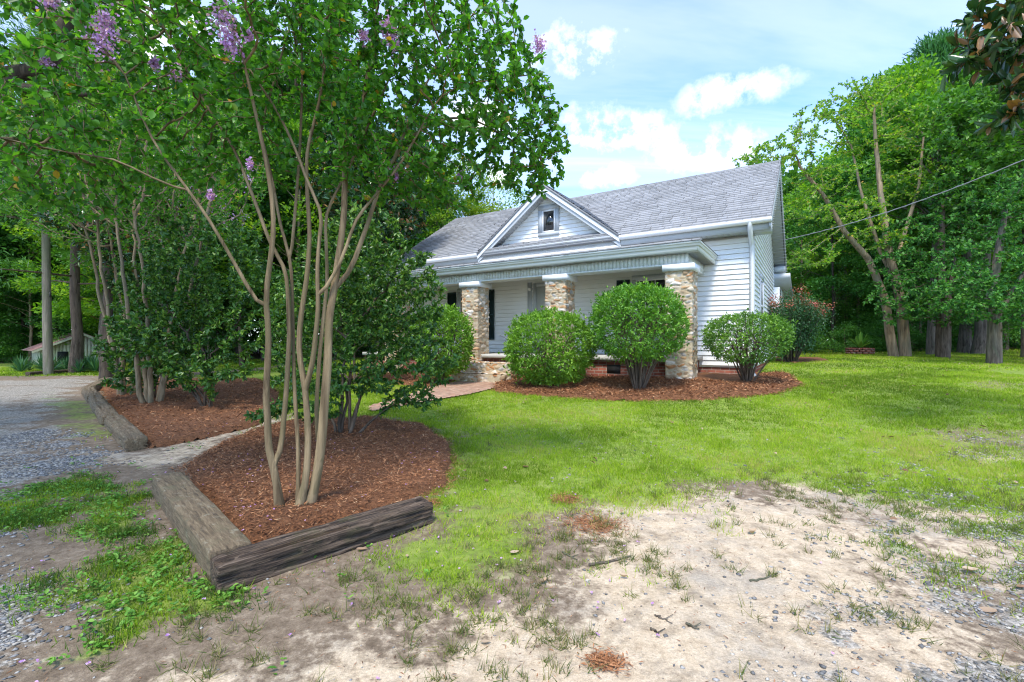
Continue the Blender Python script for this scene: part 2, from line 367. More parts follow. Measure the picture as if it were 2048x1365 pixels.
barkmat('bark_dark', (.03, .024, .018), (.10, .08, .058), 12, .15, .8)
barkmat('bark_tan', (.14, .10, .06), (.40, .30, .185), 12, .1, .5, (.20, .18, .12))
barkmat('wood_pole', (.15, .135, .10), (.28, .25, .19), 30, .05, .3, (.16, .17, .10))
simple('siding_white', (.86, .86, .83), .45, .03, 1.5, .05, 60)
simple('trim_white', (.82, .83, .82), .4, .03, 2, .0)
simple('trim_grey', (.50, .53, .54), .45, .04, 2)
simple('trim_sage', (.72, .75, .70), .5, .04, 2)
simple('soffit_grey', (.42, .43, .42), .6, .05, 3)
simple('concrete', (.47, .46, .41), .85, .14, 5, .3, 60)
simple('shutter_dark', (.012, .035, .034), .5, .1)
simple('dark_interior', (.02, .02, .02), .8, .1)
simple('door_white', (.62, .64, .62), .45, .03)
simple('metal_dark', (.05, .05, .05), .5, .1)
simple('wire_grey', (.30, .30, .31), .6, .1)
simple('shed_wall', (.46, .46, .34), .85, .2, 3, .3, 30)
simple('ceiling_paint', (.62, .64, .60), .6, .03)
m, t = newmat('glass_dark'); out(t, t.n('ShaderNodeBsdfPrincipled', {'Base Color': (.012, .016, .018), 'Roughness': .04, 'Specular IOR Level': .9}))
m, t = newmat('shingle')
a = t.n('ShaderNodeAttribute', attribute_name='rnd'); c = t.n('ShaderNodeTexCoord')
nz = t.noise((c, 'Object'), 220, 2); n2 = t.noise((c, 'Object'), .9, 5)
base = t.ramp((a, 'Fac'), [(0, (.27, .27, .27)), (.5, (.295, .297, .30)), (1, (.325, .327, .33))])
mx = t.mix(1.0, base, t.ramp(nz, [(.3, .75), (.7, 1.25)]), 'MULTIPLY')
mx = t.mix(1.0, (mx, 2), t.ramp(n2, [(.3, .88), (.7, 1.1)]), 'MULTIPLY')
out(t, t.n('ShaderNodeBsdfPrincipled', {'Base Color': (mx, 2), 'Roughness': .9, 'Normal': t.n('ShaderNodeBump', {'Strength': .4, 'Distance': .004, 'Height': nz})}))
m, t = newmat('stone')
a = t.n('ShaderNodeAttribute', attribute_name='st'); b = t.n('ShaderNodeAttribute', attribute_name='mo'); c = t.n('ShaderNodeTexCoord')
nz = t.noise((c, 'Object'), 9, 5, .6)
st_ = t.ramp((a, 'Fac'), [(0, (.32, .22, .13)), (.15, (.45, .33, .20)), (.3, (.60, .50, .38)), (.42, (.42, .20, .08)), (.52, (.52, .40, .26)), (.66, (.68, .62, .54)), (.78, (.36, .34, .31)), (.88, (.50, .30, .15))], 'CONSTANT')
mx = t.mix(1.0, st_, t.ramp(nz, [(.3, .75), (.5, 1.0), (.72, 1.2)]), 'MULTIPLY')
mx = t.mix((b, 'Fac'), (mx, 2), t.mixout(t.mix(1.0, (.50, .42, .28), t.ramp(nz, [(.3, .75), (.7, 1.1)]), 'MULTIPLY')))
out(t, t.n('ShaderNodeBsdfPrincipled', {'Base Color': (mx, 2), 'Roughness': .85, 'Normal': t.n('ShaderNodeBump', {'Strength': .5, 'Distance': .01, 'Height': nz})}))
def brickmat(name, sc, c1, c2, mort, rot=(0, 0, 0), bw=.215, rh=.075, vec='Object'):
    m, t = newmat(name); c = t.n('ShaderNodeTexCoord')
    mp_ = t.n('ShaderNodeMapping', {0: (c, vec), 2: rot})
    br = t.n('ShaderNodeTexBrick', {'Vector': mp_, 'Color1': c1, 'Color2': c2, 'Mortar': mort, 'Scale': 1.0, 'Mortar Size': .008, 'Brick Width': bw, 'Row Height': rh, 'Mortar Smooth': .3})
    nz = t.noise((c, 'Object'), 9, 6, .6)
    mx = t.mix(1.0, (br, 'Color'), t.ramp(nz, [(.3, .6), (.7, 1.25)]), 'MULTIPLY')
    out(t, t.n('ShaderNodeBsdfPrincipled', {'Base Color': (mx, 2), 'Roughness': .85, 'Normal': t.n('ShaderNodeBump', {'Strength': .6, 'Distance': .008, 'Height': t.math('SUBTRACT', nz, (br, 'Fac'))})}))
brickmat('brick_red', 1, (.20, .05, .03), (.28, .085, .05), (.30, .24, .19), (R(90), 0, 0))
brickmat('brick_side', 1, (.20, .05, .03), (.28, .085, .05), (.30, .24, .19), (R(90), 0, R(90)))
brickmat('brick_path', 1, (.36, .19, .12), (.46, .28, .19), (.34, .28, .20), (0, 0, R(28)), .22, .11)
m, t = newmat('timber_grey'); c = t.n('ShaderNodeTexCoord')
mp_ = t.n('ShaderNodeMapping', {0: (c, 'Object'), 3: (.12, 1, 1)})
gr_ = t.noise(mp_, 55, 8, .7, .6); sp_ = t.noise((c, 'Object'), 5, 6, .7)
col = t.ramp(gr_, [(.32, (.045, .031, .017)), (.52, (.155, .110, .062)), (.72, (.28, .215, .13))])
mx = t.mix(t.ramp(sp_, [(.5, 0.), (.68, .6)]), col, (.14, .13, .07))
mx = t.mix(t.ramp(t.noise((c, 'Object'), 13, 7, .75), [(.56, 0.), (.66, .75)]), (mx, 2), (.30, .27, .19))
out(t, t.n('ShaderNodeBsdfPrincipled', {'Base Color': (mx, 2), 'Roughness': .9, 'Normal': t.n('ShaderNodeBump', {'Strength': .7, 'Distance': .01, 'Height': gr_})}))
m, t = newmat('timber_dark'); c = t.n('ShaderNodeTexCoord')
mp_ = t.n('ShaderNodeMapping', {0: (c, 'Object'), 3: (.045, 1, 1)})
gr_ = t.noise(mp_, 60, 9, .7, .9); sp_ = t.noise((c, 'Object'), 4, 6, .7)
col = t.ramp(gr_, [(.36, (.010, .007, .005)), (.46, (.065, .042, .027)), (.58, (.19, .132, .088)), (.72, (.34, .26, .18))])
mx = t.mix(t.ramp(sp_, [(.55, 0.), (.72, .45)]), col, (.09, .10, .03))
out(t, t.n('ShaderNodeBsdfPrincipled', {'Base Color': (mx, 2), 'Roughness': .9, 'Normal': t.n('ShaderNodeBump', {'Strength': 1.0, 'Distance': .03, 'Height': gr_})}))
m, t = newmat('tin_roof'); c = t.n('ShaderNodeTexCoord')
nz = t.noise((c, 'Object'), 2.5, 6, .7)
col = t.ramp(nz, [(.3, (.20, .07, .055)), (.5, (.34, .19, .17)), (.7, (.42, .36, .34))])
out(t, t.n('ShaderNodeBsdfPrincipled', {'Base Color': col, 'Roughness': .6}))
m, t = newmat('mulch'); c = t.n('ShaderNodeTexCoord'); a = t.n('ShaderNodeAttribute', attribute_name='rnd')
nz = t.noise((c, 'Object'), 38, 6, .7, 1.5)
col = t.ramp(nz, [(.32, (.075, .028, .010)), (.52, (.22, .088, .032)), (.72, (.36, .165, .07))])
out(t, t.n('ShaderNodeBsdfPrincipled', {'Base Color': col, 'Roughness': .9, 'Normal': t.n('ShaderNodeBump', {'Strength': 1.0, 'Distance': .03, 'Height': nz})}))
m, t = newmat('mulch_chip'); a = t.n('ShaderNodeAttribute', attribute_name='rnd')
col = t.ramp((a, 'Fac'), [(0, (.09, .033, .012)), (.5, (.29, .115, .042)), (.9, (.44, .205, .09)), (1, (.55, .36, .20))])
out(t, t.n('ShaderNodeBsdfPrincipled', {'Base Color': col, 'Roughness': .9}))
m, t = newmat('pebble'); a = t.n('ShaderNodeAttribute', attribute_name='rnd')
col = t.ramp((a, 'Fac'), [(0, (.09, .088, .085)), (.5, (.21, .205, .195)), (.85, (.36, .345, .32)), (1, (.5, .46, .38))])
out(t, t.n('ShaderNodeBsdfPrincipled', {'Base Color': col, 'Roughness': .8}))
# ground: lawn soil, sand, gravel mixed by surface masks
m, t = newmat('ground'); c = t.n('ShaderNodeTexCoord'); O = (c, 'Object')
ag = t.n('ShaderNodeAttribute', attribute_name='grass'); as_ = t.n('ShaderNodeAttribute', attribute_name='sand'); av = t.n('ShaderNodeAttribute', attribute_name='gravel')
aw = t.n('ShaderNodeAttribute', attribute_name='woods')
n1 = t.noise(O, 1.7, 8, .65); n2 = t.noise(O, 11, 8, .7); n3 = t.noise(O, 60, 5, .7)
dirt = t.ramp(n2, [(.3, (.12, .086, .056)), (.5, (.21, .158, .108)), (.7, (.33, .262, .186))])
sand_ = t.ramp(n2, [(.3, (.40, .30, .195)), (.48, (.54, .425, .29)), (.7, (.62, .51, .37))])
sand_ = t.mix(t.ramp(t.noise(O, 5.3, 7, .72), [(.50, 0.), (.66, .8)]), sand_, (.25, .195, .135))
sand_ = t.mix(t.ramp(t.noise(O, 1.1, 6, .7), [(.50, 0.), (.66, .65)]), (sand_, 2), (.31, .28, .235))
vor = t.n('ShaderNodeTexVoronoi', {'Vector': O, 'Scale': 52.0})
grv = t.ramp((vor, 'Color'), [(.15, (.15, .135, .11)), (.5, (.31, .28, .235)), (.85, (.46, .42, .355))])
grass_ = t.ramp(n2, [(.3, (.09, .14, .016)), (.5, (.17, .27, .022)), (.72, (.28, .34, .05))])
grass_ = t.mix(t.ramp(n1, [(.5, 0.), (.7, .7)]), grass_, (.26, .31, .07))
woods_ = t.ramp(n2, [(.3, (.04, .03, .018)), (.5, (.10, .065, .04)), (.7, (.17, .11, .07))])
def fac(att, k=1.0, lo=.35, hi=.65):
    s_ = t.math('ADD', (att, 'Fac'), t.math('MULTIPLY', t.math('SUBTRACT', n2, .5), k))
    return t.n('ShaderNodeMapRange', {0: s_, 1: lo, 2: hi, 3: 0.0, 4: 1.0}, interpolation_type='SMOOTHSTEP')
x_ = t.mix(fac(as_, 1.8, .25, .75), dirt, (sand_, 2)); x_ = t.mix(fac(av, 1.6), (x_, 2), grv)
fine = t.n('ShaderNodeMapRange', {0: t.math('ADD', t.math('MULTIPLY', n3, .5), t.math('MULTIPLY', t.noise(O, 190, 3, .7), .5)), 1: .32, 2: .68, 3: .62, 4: 1.38})
gf = t.math('MULTIPLY', fac(ag, 1.0, .3, .8), .85)
fc = t.n('ShaderNodeCombineXYZ', {0: fine, 1: fine, 2: fine}); x_ = t.mix(1.0, (x_, 2), fc, 'MULTIPLY')
x_ = t.mix(gf, (x_, 2), (grass_, 2)); x_ = t.mix(fac(aw, .6), (x_, 2), woods_)
hh = t.math('ADD', t.math('MULTIPLY', n2, .8), t.math('MULTIPLY', n3, .4))
hh = t.math('ADD', hh, t.math('MULTIPLY', t.math('MULTIPLY', (vor, 'Distance'), -1.0), (av, 'Fac')))
out(t, t.n('ShaderNodeBsdfPrincipled', {'Base Color': (x_, 2), 'Roughness': .95, 'Specular IOR Level': .2, 'Normal': t.n('ShaderNodeBump', {'Strength': .9, 'Distance': .02, 'Height': hh})}))

# ---------------------------------------------------------------- the ground sheet
def axis(a0, a1, d, grow, far0, far1):
    core = list(np.arange(a0, a1 + 1e-6, d)); s = d
    hi = []; v = core[-1]
    while v < far1: s *= grow; v += s; hi.append(v)
    s = d; lo = []; v = core[0]
    while v > far0: s *= grow; v -= s; lo.append(v)
    return np.array(lo[::-1] + core + hi)
gx = axis(-6.5, 8, .05, 1.06, -500, 500); gy = axis(.8, 11, .05, 1.06, -120, 700)
GX, GY = np.meshgrid(gx, gy, indexing='ij'); fx_, fy_ = GX.ravel(), GY.ravel()
mk = masks(fx_, fy_)
near = sm(-fy_, -14, -11)
hz_ = gh(fx_, fy_) + near * ((fbm(fx_ * 1.3, fy_ * 1.3, 5) - .5) * .035 + (fbm(fx_ * 6, fy_ * 6, 8) - .5) * .022 * (1 - mk['sand'] * .5))
woods = np.maximum(sm(fy_ - fx_ * .12 - (23.0 + 1.5 * fbm(fx_ * .3, fx_ * 0, 4)), -1, 1.5) * (fx_ > 2), sm(fy_ - 27, 0, 2) * (fx_ <= 2))
woods = np.maximum(woods, sm(sdf([(9.5, 19.5), (14, 15.5), (14, 13.1), (30, 13.4), (40, 20), (30, 30), (9, 24)], fx_, fy_) + (fbm(fx_, fy_, 6) - .5) * 1.5, -.4, .6))
woods = np.maximum(woods, sm(-(fx_ + 14.5), -.5, 1.5) * sm(fy_ - 20.5, 0, 1.5) * (1 - sm(fy_ - 17, 0, 2) * sm(-fx_ - 22, 0, 2)))
nx, ny = len(gx), len(gy); idx = np.arange(nx * ny).reshape(nx, ny)
F = np.stack([idx[:-1, :-1], idx[1:, :-1], idx[1:, 1:], idx[:-1, 1:]], -1).reshape(-1, 4)
b = MB().add(np.stack([fx_, fy_, hz_], 1), F)
o = b.build('ground', MATS['ground'], smooth=True, attrs=dict(grass=mk['grass'] * (1 - woods), sand=mk['sand'], gravel=mk['gravel'], woods=woods))
tag(o, kind='structure')

def bed(name, key, h=.07, res=.05):
    poly = POLY[key]; p = np.array(poly)
    xs = np.arange(p[:, 0].min() - .3, p[:, 0].max() + .3, res); ys = np.arange(p[:, 1].min() - .3, p[:, 1].max() + .3, res)
    X, Y = np.meshgrid(xs, ys, indexing='ij'); x, y = X.ravel(), Y.ravel()
    s_ = sdf(poly, x, y) + (fbm(x * 3, y * 3, 21) - .5) * .16
    z = gh(x, y) - .045 + np.clip((s_ + .06) * .8, 0, h + .045) + (fbm(x * 9, y * 9, 31) - .5) * .045 + (fbm(x * 2, y * 2, 32) - .5) * .05
    ok = (s_ > -.06); ix = np.arange(len(x)).reshape(X.shape); K = ok.reshape(X.shape)
    q = K[:-1, :-1] & K[1:, :-1] & K[1:, 1:] & K[:-1, 1:]
    F = np.stack([ix[:-1, :-1], ix[1:, :-1], ix[1:, 1:], ix[:-1, 1:]], -1)[q]
    o = MB().add(np.stack([x, y, z], 1), F).build(name, MATS['mulch'], smooth=True); tag(o, kind='structure')
    def zf(qx, qy):
        s = sdf(poly, qx, qy) + (fbm(qx * 3, qy * 3, 21) - .5) * .16
        return gh(qx, qy) - .045 + np.clip((s + .06) * .8, 0, h + .045) + (fbm(qx * 9, qy * 9, 31) - .5) * .045 + (fbm(qx * 2, qy * 2, 32) - .5) * .05, s
    return zf
bedz = {k: bed('mulch_bed', k, h, r) for k, h, r in (('bed1', .10, .04), ('bed2', .08, .06), ('bed3', .07, .07), ('bed4', .05, .08), ('bed5', .03, .1))}
# brick path
def strip_sheet(name, key, mat, dz_, res=.08):
    poly = POLY[key]; p = np.array(poly)
    xs = np.arange(p[:, 0].min() - .2, p[:, 0].max() + .2, res); ys = np.arange(p[:, 1].min() - .2, p[:, 1].max() + .2, res)
    X, Y = np.meshgrid(xs, ys, indexing='ij'); x, y = X.ravel(), Y.ravel(); s_ = sdf(poly, x, y) + (fbm(x * 2, y * 2, 41) - .5) * .2
    z = gh(x, y) + dz_ + (fbm(x * 3, y * 3, 44) - .5) * .015; K = (s_ > 0).reshape(X.shape); ix = np.arange(len(x)).reshape(X.shape)
    q = K[:-1, :-1] & K[1:, :-1] & K[1:, 1:] & K[:-1, 1:]
    o = MB().add(np.stack([x, y, z], 1), np.stack([ix[:-1, :-1], ix[1:, :-1], ix[1:, 1:], ix[:-1, 1:]], -1)[q]).build(name, mat, smooth=True)
    return tag(o, kind='structure')
strip_sheet('brick_path', 'brick', MATS['brick_path'], .035)

# ---------------------------------------------------------------- house
HZ = .5
house = empty('house', (HX, HY, HZ), HROT, 'white clapboard cottage with grey shingle roof, front gable and stone pillared porch', 'house')
class HM(MB):
    def hb(s, name, mats, parent=None, smooth=False, attrs=None):
        s.V = [v - np.array([0, 0, HZ]) for v in s.V]
        return s.build(name, mats, parent or house, smooth, attrs)
def siding(mb, org, u, n, z0, z1, e, clip, lip=.028, mat=0, gap=.013):
    """lap boards: org point, u along, n outward, clip(z) -> (u0,u1)"""
    org = np.array(org, float); u = np.array(u, float); n = np.array(n, float); z = z0; up = np.array([0, 0, 1.0])
    while z < z1 - .01:
        zt = min(z + e, z1); a0, a1 = clip(z); b0, b1 = clip(zt)
        if a1 > a0:
            if b1 < b0: b0 = b1 = (b0 + b1) / 2
            q = lambda a, zz, d: org + u * a + n * d + up * zz
        if zt < z1 - .01:
            zt2 = zt; zt = zt - gap; mb.add([q(b0, zt, .003), q(b1, zt, .003), q(b1, zt, -.018), q(b0, zt, -.018)], [(0, 1, 2, 3)], mat); mb.add([q(b0, zt, -.018), q(b1, zt, -.018), q(b1, zt2, -.018), q(b0, zt2, -.018)], [(0, 1, 2, 3)], mat)
            mb.add([q(a0, z, lip), q(a1, z, lip), q(b1, zt, .002), q(b0, zt, .002)], [(0, 1, 2, 3)], mat)
            mb.add([q(a0, z, -.018), q(a1, z, -.018), q(a1, z, lip), q(a0, z, lip)], [(0, 1, 2, 3)], mat)
        z += e
ZE, ZR, YE, YR, XL, XR = 4.34, 7.0, -.47, 3.6, -12.4, .42
SL = (ZR - ZE) / (YR - YE)
# walls
w1 = HM(); siding(w1, (0, 0, 0), (1, 0, 0), (0, -1, 0), .85, 4.14, .128, lambda z: (-11.8, -.07))
w1.bb(-11.8, -.02, .02, .12, .8, 4.16); w1.hb('front_wall', MATS['siding_white'])
w2 = HM()
def gclip(z):
    if z < 4.2: return (0.07, 7.2)
    h_ = (z - ZE + .18) / SL; return (max(.07, -.47 + h_ + .1), min(7.2, 7.67 - h_ - .1))
siding(w2, (0, 0, 0), (0, 1, 0), (1, 0, 0), .85, 6.8, .128, gclip)
w2.bb(-.12, -.02, .1, 7.2, .8, 4.2); w2.add([(-.03, 0, 4.2), (-.03, 7.2, 4.2), (-.03, 3.6, 6.85)], [(0, 1, 2)]); w2.hb('side_wall', MATS['siding_white'])
w3 = HM(); w3.bb(-11.9, -.02, 7.1, 7.2, .8, 4.2); w3.bb(-11.9, -11.78, 0.1, 7.1, .8, 4.2); w3.add([(-11.85, 0, 4.2), (-11.85, 7.2, 4.2), (-11.85, 3.6, 6.85)], [(0, 1, 2)]); w3.hb('back_wall', MATS['siding_white'])
cb = HM(); cb.bb(-.07, .03, -.03, .07, .82, 4.15); cb.hb('corner_board', MATS['trim_white']); cb = HM(); cb.bb(-.06, .03, 7.15, 7.24, .82, 4.15); cb.hb('corner_board', MATS['trim_white'])
# foundation
f = HM(); f.bb(-11.8, -.05, .04, .2, .1, .84); f.bb(-12.1, -1.30, -1.78, -1.6, .1, .99); f.hb('foundation', MATS['brick_red'])
f = HM(); f.bb(-.2, -.04, .2, 7.1, .1, .84); f.bb(-1.42, -1.26, -1.6, .0, .1, .99); f.hb('foundation_side', MATS['brick_side'])
f = HM(); f.bb(-3.1, -2.75, -1.785, -1.775, .66, .88); f.hb('foundation_vent', MATS['dark_interior']); f = HM(); f.bb(-4.3, -3.9, -1.785, -1.775, .66, .88); f.hb('foundation_vent', MATS['dark_interior'])
# main roof: overlapping shingle courses
def shingles(mb, e0, ulen, uvec, svec, slen, clip=None, exp=.165, lift=.028, seed=1, tab=.30):
    """courses from the eave line up: e0 start, uvec along, svec unit up the slope"""
    rg = np.random.default_rng(seed); e0 = np.array(e0, float); u = np.array(uvec, float); s_ = np.array(svec, float); n = np.cross(u, s_)
    if n[2] < 0: n = -n
    k = 0; d = 0.0
    while d < slen - .01:
        d1 = min(d + exp, slen); a0, a1 = clip(d) if clip else (0, ulen)
        if a1 > a0:
            xs = [a0]; xx = a0 - rg.uniform(0, tab)
            while xx < a1:
                xx += tab * rg.uniform(.55, 1.3)
                if xx > a0: xs.append(min(xx, a1))
            xs = np.array(xs); r = rg.uniform(0, 1, len(xs) - 1)
            jl = lift * rg.uniform(.6, 1.5, len(xs) - 1); jd = rg.uniform(-.008, .008, len(xs) - 1)
            for i in range(len(xs) - 1):
                x0_, x1_ = xs[i], xs[i + 1] - .006
                A = e0 + u * x0_ + s_ * (d + jd[i]) + n * jl[i]; B = e0 + u * x1_ + s_ * (d + jd[i]) + n * jl[i]
                C_ = e0 + u * x1_ + s_ * d1 + n * .001; D_ = e0 + u * x0_ + s_ * d1 + n * .001
                mb.add([A, B, C_, D_, A - n * jl[i], B - n * jl[i]], [(0, 1, 2, 3), (4, 5, 1, 0)], 0, r[i])
        d += exp
rf = HM()
L_ = math.hypot(YR - YE, ZR - ZE); sv = np.array([0, (YR - YE) / L_, SL * (YR - YE) / L_])
shingles(rf, (XL, YE - .03, ZE), XR - XL, (1, 0, 0), sv, L_ + .02)
rf.prism([(XL, YE - .02, ZE - .01), (XL, YR, ZR - .005), (XL, YR, ZR - .10), (XL, YE - .02, ZE - .09)], (XR - XL - .005, 0, 0), 0, .3)
rf.prism([(XL, YR, ZR - .005), (XL, 7.69, ZE), (XL, 7.69, ZE - .09), (XL, YR, ZR - .10)], (XR - XL - .005, 0, 0), 0, .3)
rf.prism([(XL, YR - .14, ZR - .07), (XL, YR, ZR + .03), (XL, YR + .14, ZR - .07), (XL, YR, ZR - .02)], (XR - XL, 0, 0), 0, .1)
main_roof = rf.hb('roof', MATS['shingle'])
# eaves
e = HM(); e.bb(XL + .1, XR - .02, YE + .04, YE + .07, 4.10, 4.33); e.hb('fascia', MATS['trim_grey'])
e = HM(); e.bb(XL + .1, XR - .02, YE + .07, 0, 4.10, 4.13)
for i in range(95): e.bb(XL + .2 + i * .13, XL + .21 + i * .13, YE + .08, -.02, 4.085, 4.10)
e.hb('soffit', MATS['soffit_grey'])
def gutter(x0, x1, zt):
    g = HM(); y = YE + .04
    g.prism([(x0, y - .005, zt - .11), (x0, y - .08, zt - .11), (x0, y - .12, zt - .05), (x0, y - .12, zt), (x0, y - .10, zt), (x0, y - .10, zt - .04), (x0, y - .07, zt - .09), (x0, y - .005, zt - .09)], (x1 - x0, 0, 0))
    g.bb(x0, x0 + .01, y - .12, y - .005, zt - .11, zt); g.bb(x1 - .01, x1, y - .12, y - .005, zt - .11, zt)
    return g.hb('gutter', MATS['trim_white'])
gutter(-3.24, XR + .02, 4.36); gutter(XL, -8.1, 4.36)
d = HM(); d.tube([(-.02, -.50, 4.28), (-.02, -.48, 4.12), (-.02, -.12, 3.86), (-.02, -.085, 3.78), (-.02, -.08, .85)], [.055] * 5, 4)
d.tube([(-.02, -.08, .86), (-.02, -.10, .70), (.08, -.35, .60), (.12, -.45, .58)], .055, 4)
d.hb('downspout', MATS['trim_white'])
d = HM(); d.tube([(.12, -.45, .585), (.2, -.62, .57)], .062, 10); d.hb('downspout_outlet', MATS['metal_dark'])
# rakes at the right end
for xx, nm in ((XR - .035, 'rake'), (XL, 'rake')):
    e = HM()
    for (ya, za, yb, zb) in ((YE, ZE - .09, YR, ZR - .10), (7.67, ZE - .09, YR, ZR - .10)):
        e.prism([(xx, ya, za), (xx, yb, zb), (xx, yb, zb - .17), (xx, ya, za - .15)], (.035, 0, 0))
    e.hb(nm, MATS['trim_grey'])
e = HM()
for (ya, yb) in ((YE + .1, YR), (7.57, YR)):
    z_ = lambda y: ZR - .27 - abs(y - YR) * SL
    e.prism([(.0, ya, z_(ya)), (.0, yb, z_(yb)), (.0, yb, z_(yb) - .02), (.0, ya, z_(ya) - .02)], (XR - .06, 0, 0))
    for i in range(30):
        y = ya + (yb - ya) * i / 30; e.box((.24, y, z_(y) - .024), (.42, .012, .012))
e.hb('rake_soffit', MATS['soffit_grey'])
e = HM(); e.bb(-.02, XR - .03, 7.2, 7.66, 4.06, 4.26); e.hb('eave_return', MATS['trim_grey']); e = HM(); e.bb(0, XR + .0, YE + .08, -.0, 4.06, 4.27); e.hb('eave_return', MATS['trim_grey'])
# rear wing
e = HM(); siding(e, (.22, 7.3, 0), (0, 1, 0), (1, 0, 0), .9, 3.5, .128, lambda z: (0, 2.4)); e.bb(-4, .2, 7.25, 9.7, .8, 3.5); e.hb('rear_wing', MATS['siding_white'])
e = HM(); e.prism([(-4.2, 7.22, 4.0), (-4.2, 10.0, 3.45), (-4.2, 10.0, 3.25), (-4.2, 7.22, 3.8)], (4.75, 0, 0), 0, .4); e.hb('rear_roof', MATS['trim_grey'])
# side window, seen at a glancing angle
def window(x, yw, z0, z1, ww, name='window', nmunt=4, side=False):
    fr = HM()
    def bx(x0, x1, d0, d1, za, zb, mb):
        if side: mb.bb(d0, d1, x0, x1, za, zb)
        else: mb.bb(x0, x1, -d1 + yw, -d0 + yw, za, zb)
    bx(x - .11, x + ww + .11, 0, .055, z0 - .1, z0, fr); bx(x - .11, x + ww + .11, 0, .055, z1, z1 + .12, fr)
    bx(x - .11, x, 0, .055, z0, z1, fr); bx(x + ww, x + ww + .11, 0, .055, z0, z1, fr); bx(x - .14, x + ww + .14, 0, .085, z0 - .13, z0 - .095, fr)
    f_ = fr.hb(name, MATS['trim_grey'])
    g = HM(); bx(x, x + ww, -.002, .031, z0, z1, g); g.hb('pane', MATS['glass_dark'], f_)
    s = HM(); zm = (z0 + z1) / 2
    bx(x, x + .045, .031, .042, z0, z1, s); bx(x + ww - .045, x + ww, .031, .042, z0, z1, s)
    bx(x + .045, x + ww - .045, .031, .042, z0, z0 + .05, s); bx(x + .045, x + ww - .045, .031, .042, z1 - .045, z1, s); bx(x + .045, x + ww - .045, .031, .045, zm - .025, zm + .025, s)
    for i in range(1, nmunt): bx(x + ww * i / nmunt - .009, x + ww * i / nmunt + .009, .031, .039, zm + .025, z1 - .045, s)
    s.hb('sash', MATS['trim_white'], f_)
    return f_
def shutter(x, z0, z1, w_=.38):
    s = HM(); s.bb(x, x + .04, -.062, -.026, z0, z1); s.bb(x + w_ - .04, x + w_, -.062, -.026, z0, z1)
    for zz in (z0, (z0 + z1) / 2 - .03, z1 - .06): s.bb(x + .04, x + w_ - .04, -.062, -.026, zz, zz + .06)
    z = z0 + .07
    while z < z1 - .07:
        s.box((x + w_ / 2, -.044, z), (w_ - .08, .03, .008), 0, ('X', R(35))); z += .032
    s.bb(x + .04, x + w_ - .04, -.032, -.027, z0 + .06, z1 - .06)
    s.hb('shutter', MATS['shutter_dark'])
window(-2.93, 0, 1.62, 3.18, 1.35, nmunt=5); shutter(-3.48, 1.6, 3.2)
window(-9.22, 0, 1.62, 3.18, .98); shutter(-9.76, 1.6, 3.2); shutter(-8.10, 1.52, 3.2, .36)
window(1.6, 0, 1.7, 3.2, .8, side=True)
# door with transom trim and storm door panel
dr = HM(); dr.bb(-5.27, -5.17, -.06, 0, 1.09, 3.30); dr.bb(-6.22, -6.12, -.06, 0, 1.09, 3.30); dr.bb(-6.12, -5.27, -.06, 0, 3.19, 3.30)
dr.bb(-6.45, -6.28, -.03, 0, 1.09, 3.34)
drf = dr.hb('door', MATS['trim_grey'])
p_ = HM(); p_.bb(-6.12, -5.27, -.032, -.004, 1.1, 3.19); p_.bb(-5.99, -5.40, -.04, -.032, 1.25, 1.85); p_.bb(-5.99, -5.40, -.04, -.032, 2.0, 3.05); p_.hb('door_panel', MATS['door_white'], drf)
p_ = HM(); p_.tube([(-5.33, -.02, 2.05), (-5.33, -.07, 2.05), (-5.33, -.07, 2.12)], .014, 8); p_.hb('handle', MATS['metal_dark'], drf)
p_ = HM(); p_.tube([(-6.36, -.03, 3.12), (-6.36, -.09, 3.12)], [.05, .045], 12); p_.hb('porch_lamp', MATS['trim_white'])
# porch slab, ceiling, beam
s = HM(); s.bb(-12.1, -1.16, -1.88, .02, .985, 1.09); s.hb('porch_floor', MATS['concrete'])
s = HM(); s.bb(-12.0, -1.14, -1.6, .0, 3.45, 3.48); s.hb('porch_ceiling', MATS['ceiling_paint'])
s = HM(); s.bb(-12.1, -1.155, -1.985, -1.6, 3.215, 3.45); s.bb(-1.42, -1.155, -1.6, -.02, 3.215, 3.45); s.bb(-12.1, -1.14, -2.0, -1.59, 3.19, 3.222); s.bb(-1.43, -1.14, -1.59, -.02, 3.19, 3.222)
x = -12.1
while x < -1.18: s.bb(x, x + .0905, -1.991, -1.985, 3.222, 3.45); x += .094
y = -1.985
while y < -.1: s.bb(-1.155, -1.149, y, y + .0905, 3.222, 3.45); y += .094
s.hb('porch_beam', MATS['trim_sage'])
PX = -.875
s = HM(); s.bb(-12.2, PX, -2.2, -2.0, 3.44, 3.46); s.bb(-1.14, PX, -2.0, -.02, 3.44, 3.46)
for i in range(20): s.bb(-1.12, PX - .02, -1.95 + i * .1, -1.94 + i * .1, 3.428, 3.44)
s.hb('porch_soffit', MATS['soffit_grey'])
s = HM(); s.bb(-12.2, PX, -2.22, -2.2, 3.44, 3.60); s.bb(PX, PX + .02, -2.22, -.02, 3.44, 3.60)
s.bb(-12.2, PX + .05, -2.25, -2.22, 3.54, 3.64); s.bb(PX + .02, PX + .05, -2.22, -.02, 3.54, 3.64); s.bb(-12.2, PX + .07, -2.27, -2.25, 3.60, 3.645); s.bb(PX + .05, PX + .07, -2.25, -.02, 3.60, 3.645)
s.hb('porch_fascia', MATS['trim_sage'])
s = HM(); zz = lambda y: 3.65 + (y + 2.29) * .205
Lp = math.hypot(2.27, 2.27 * .205); svp = np.array([0, 1, .205]) / math.hypot(1, .205)
shingles(s, (-12.2, -2.29, 3.65), 11.4, (1, 0, 0), svp, Lp, clip=lambda d_: (0, 11.4 - d_), seed=5)
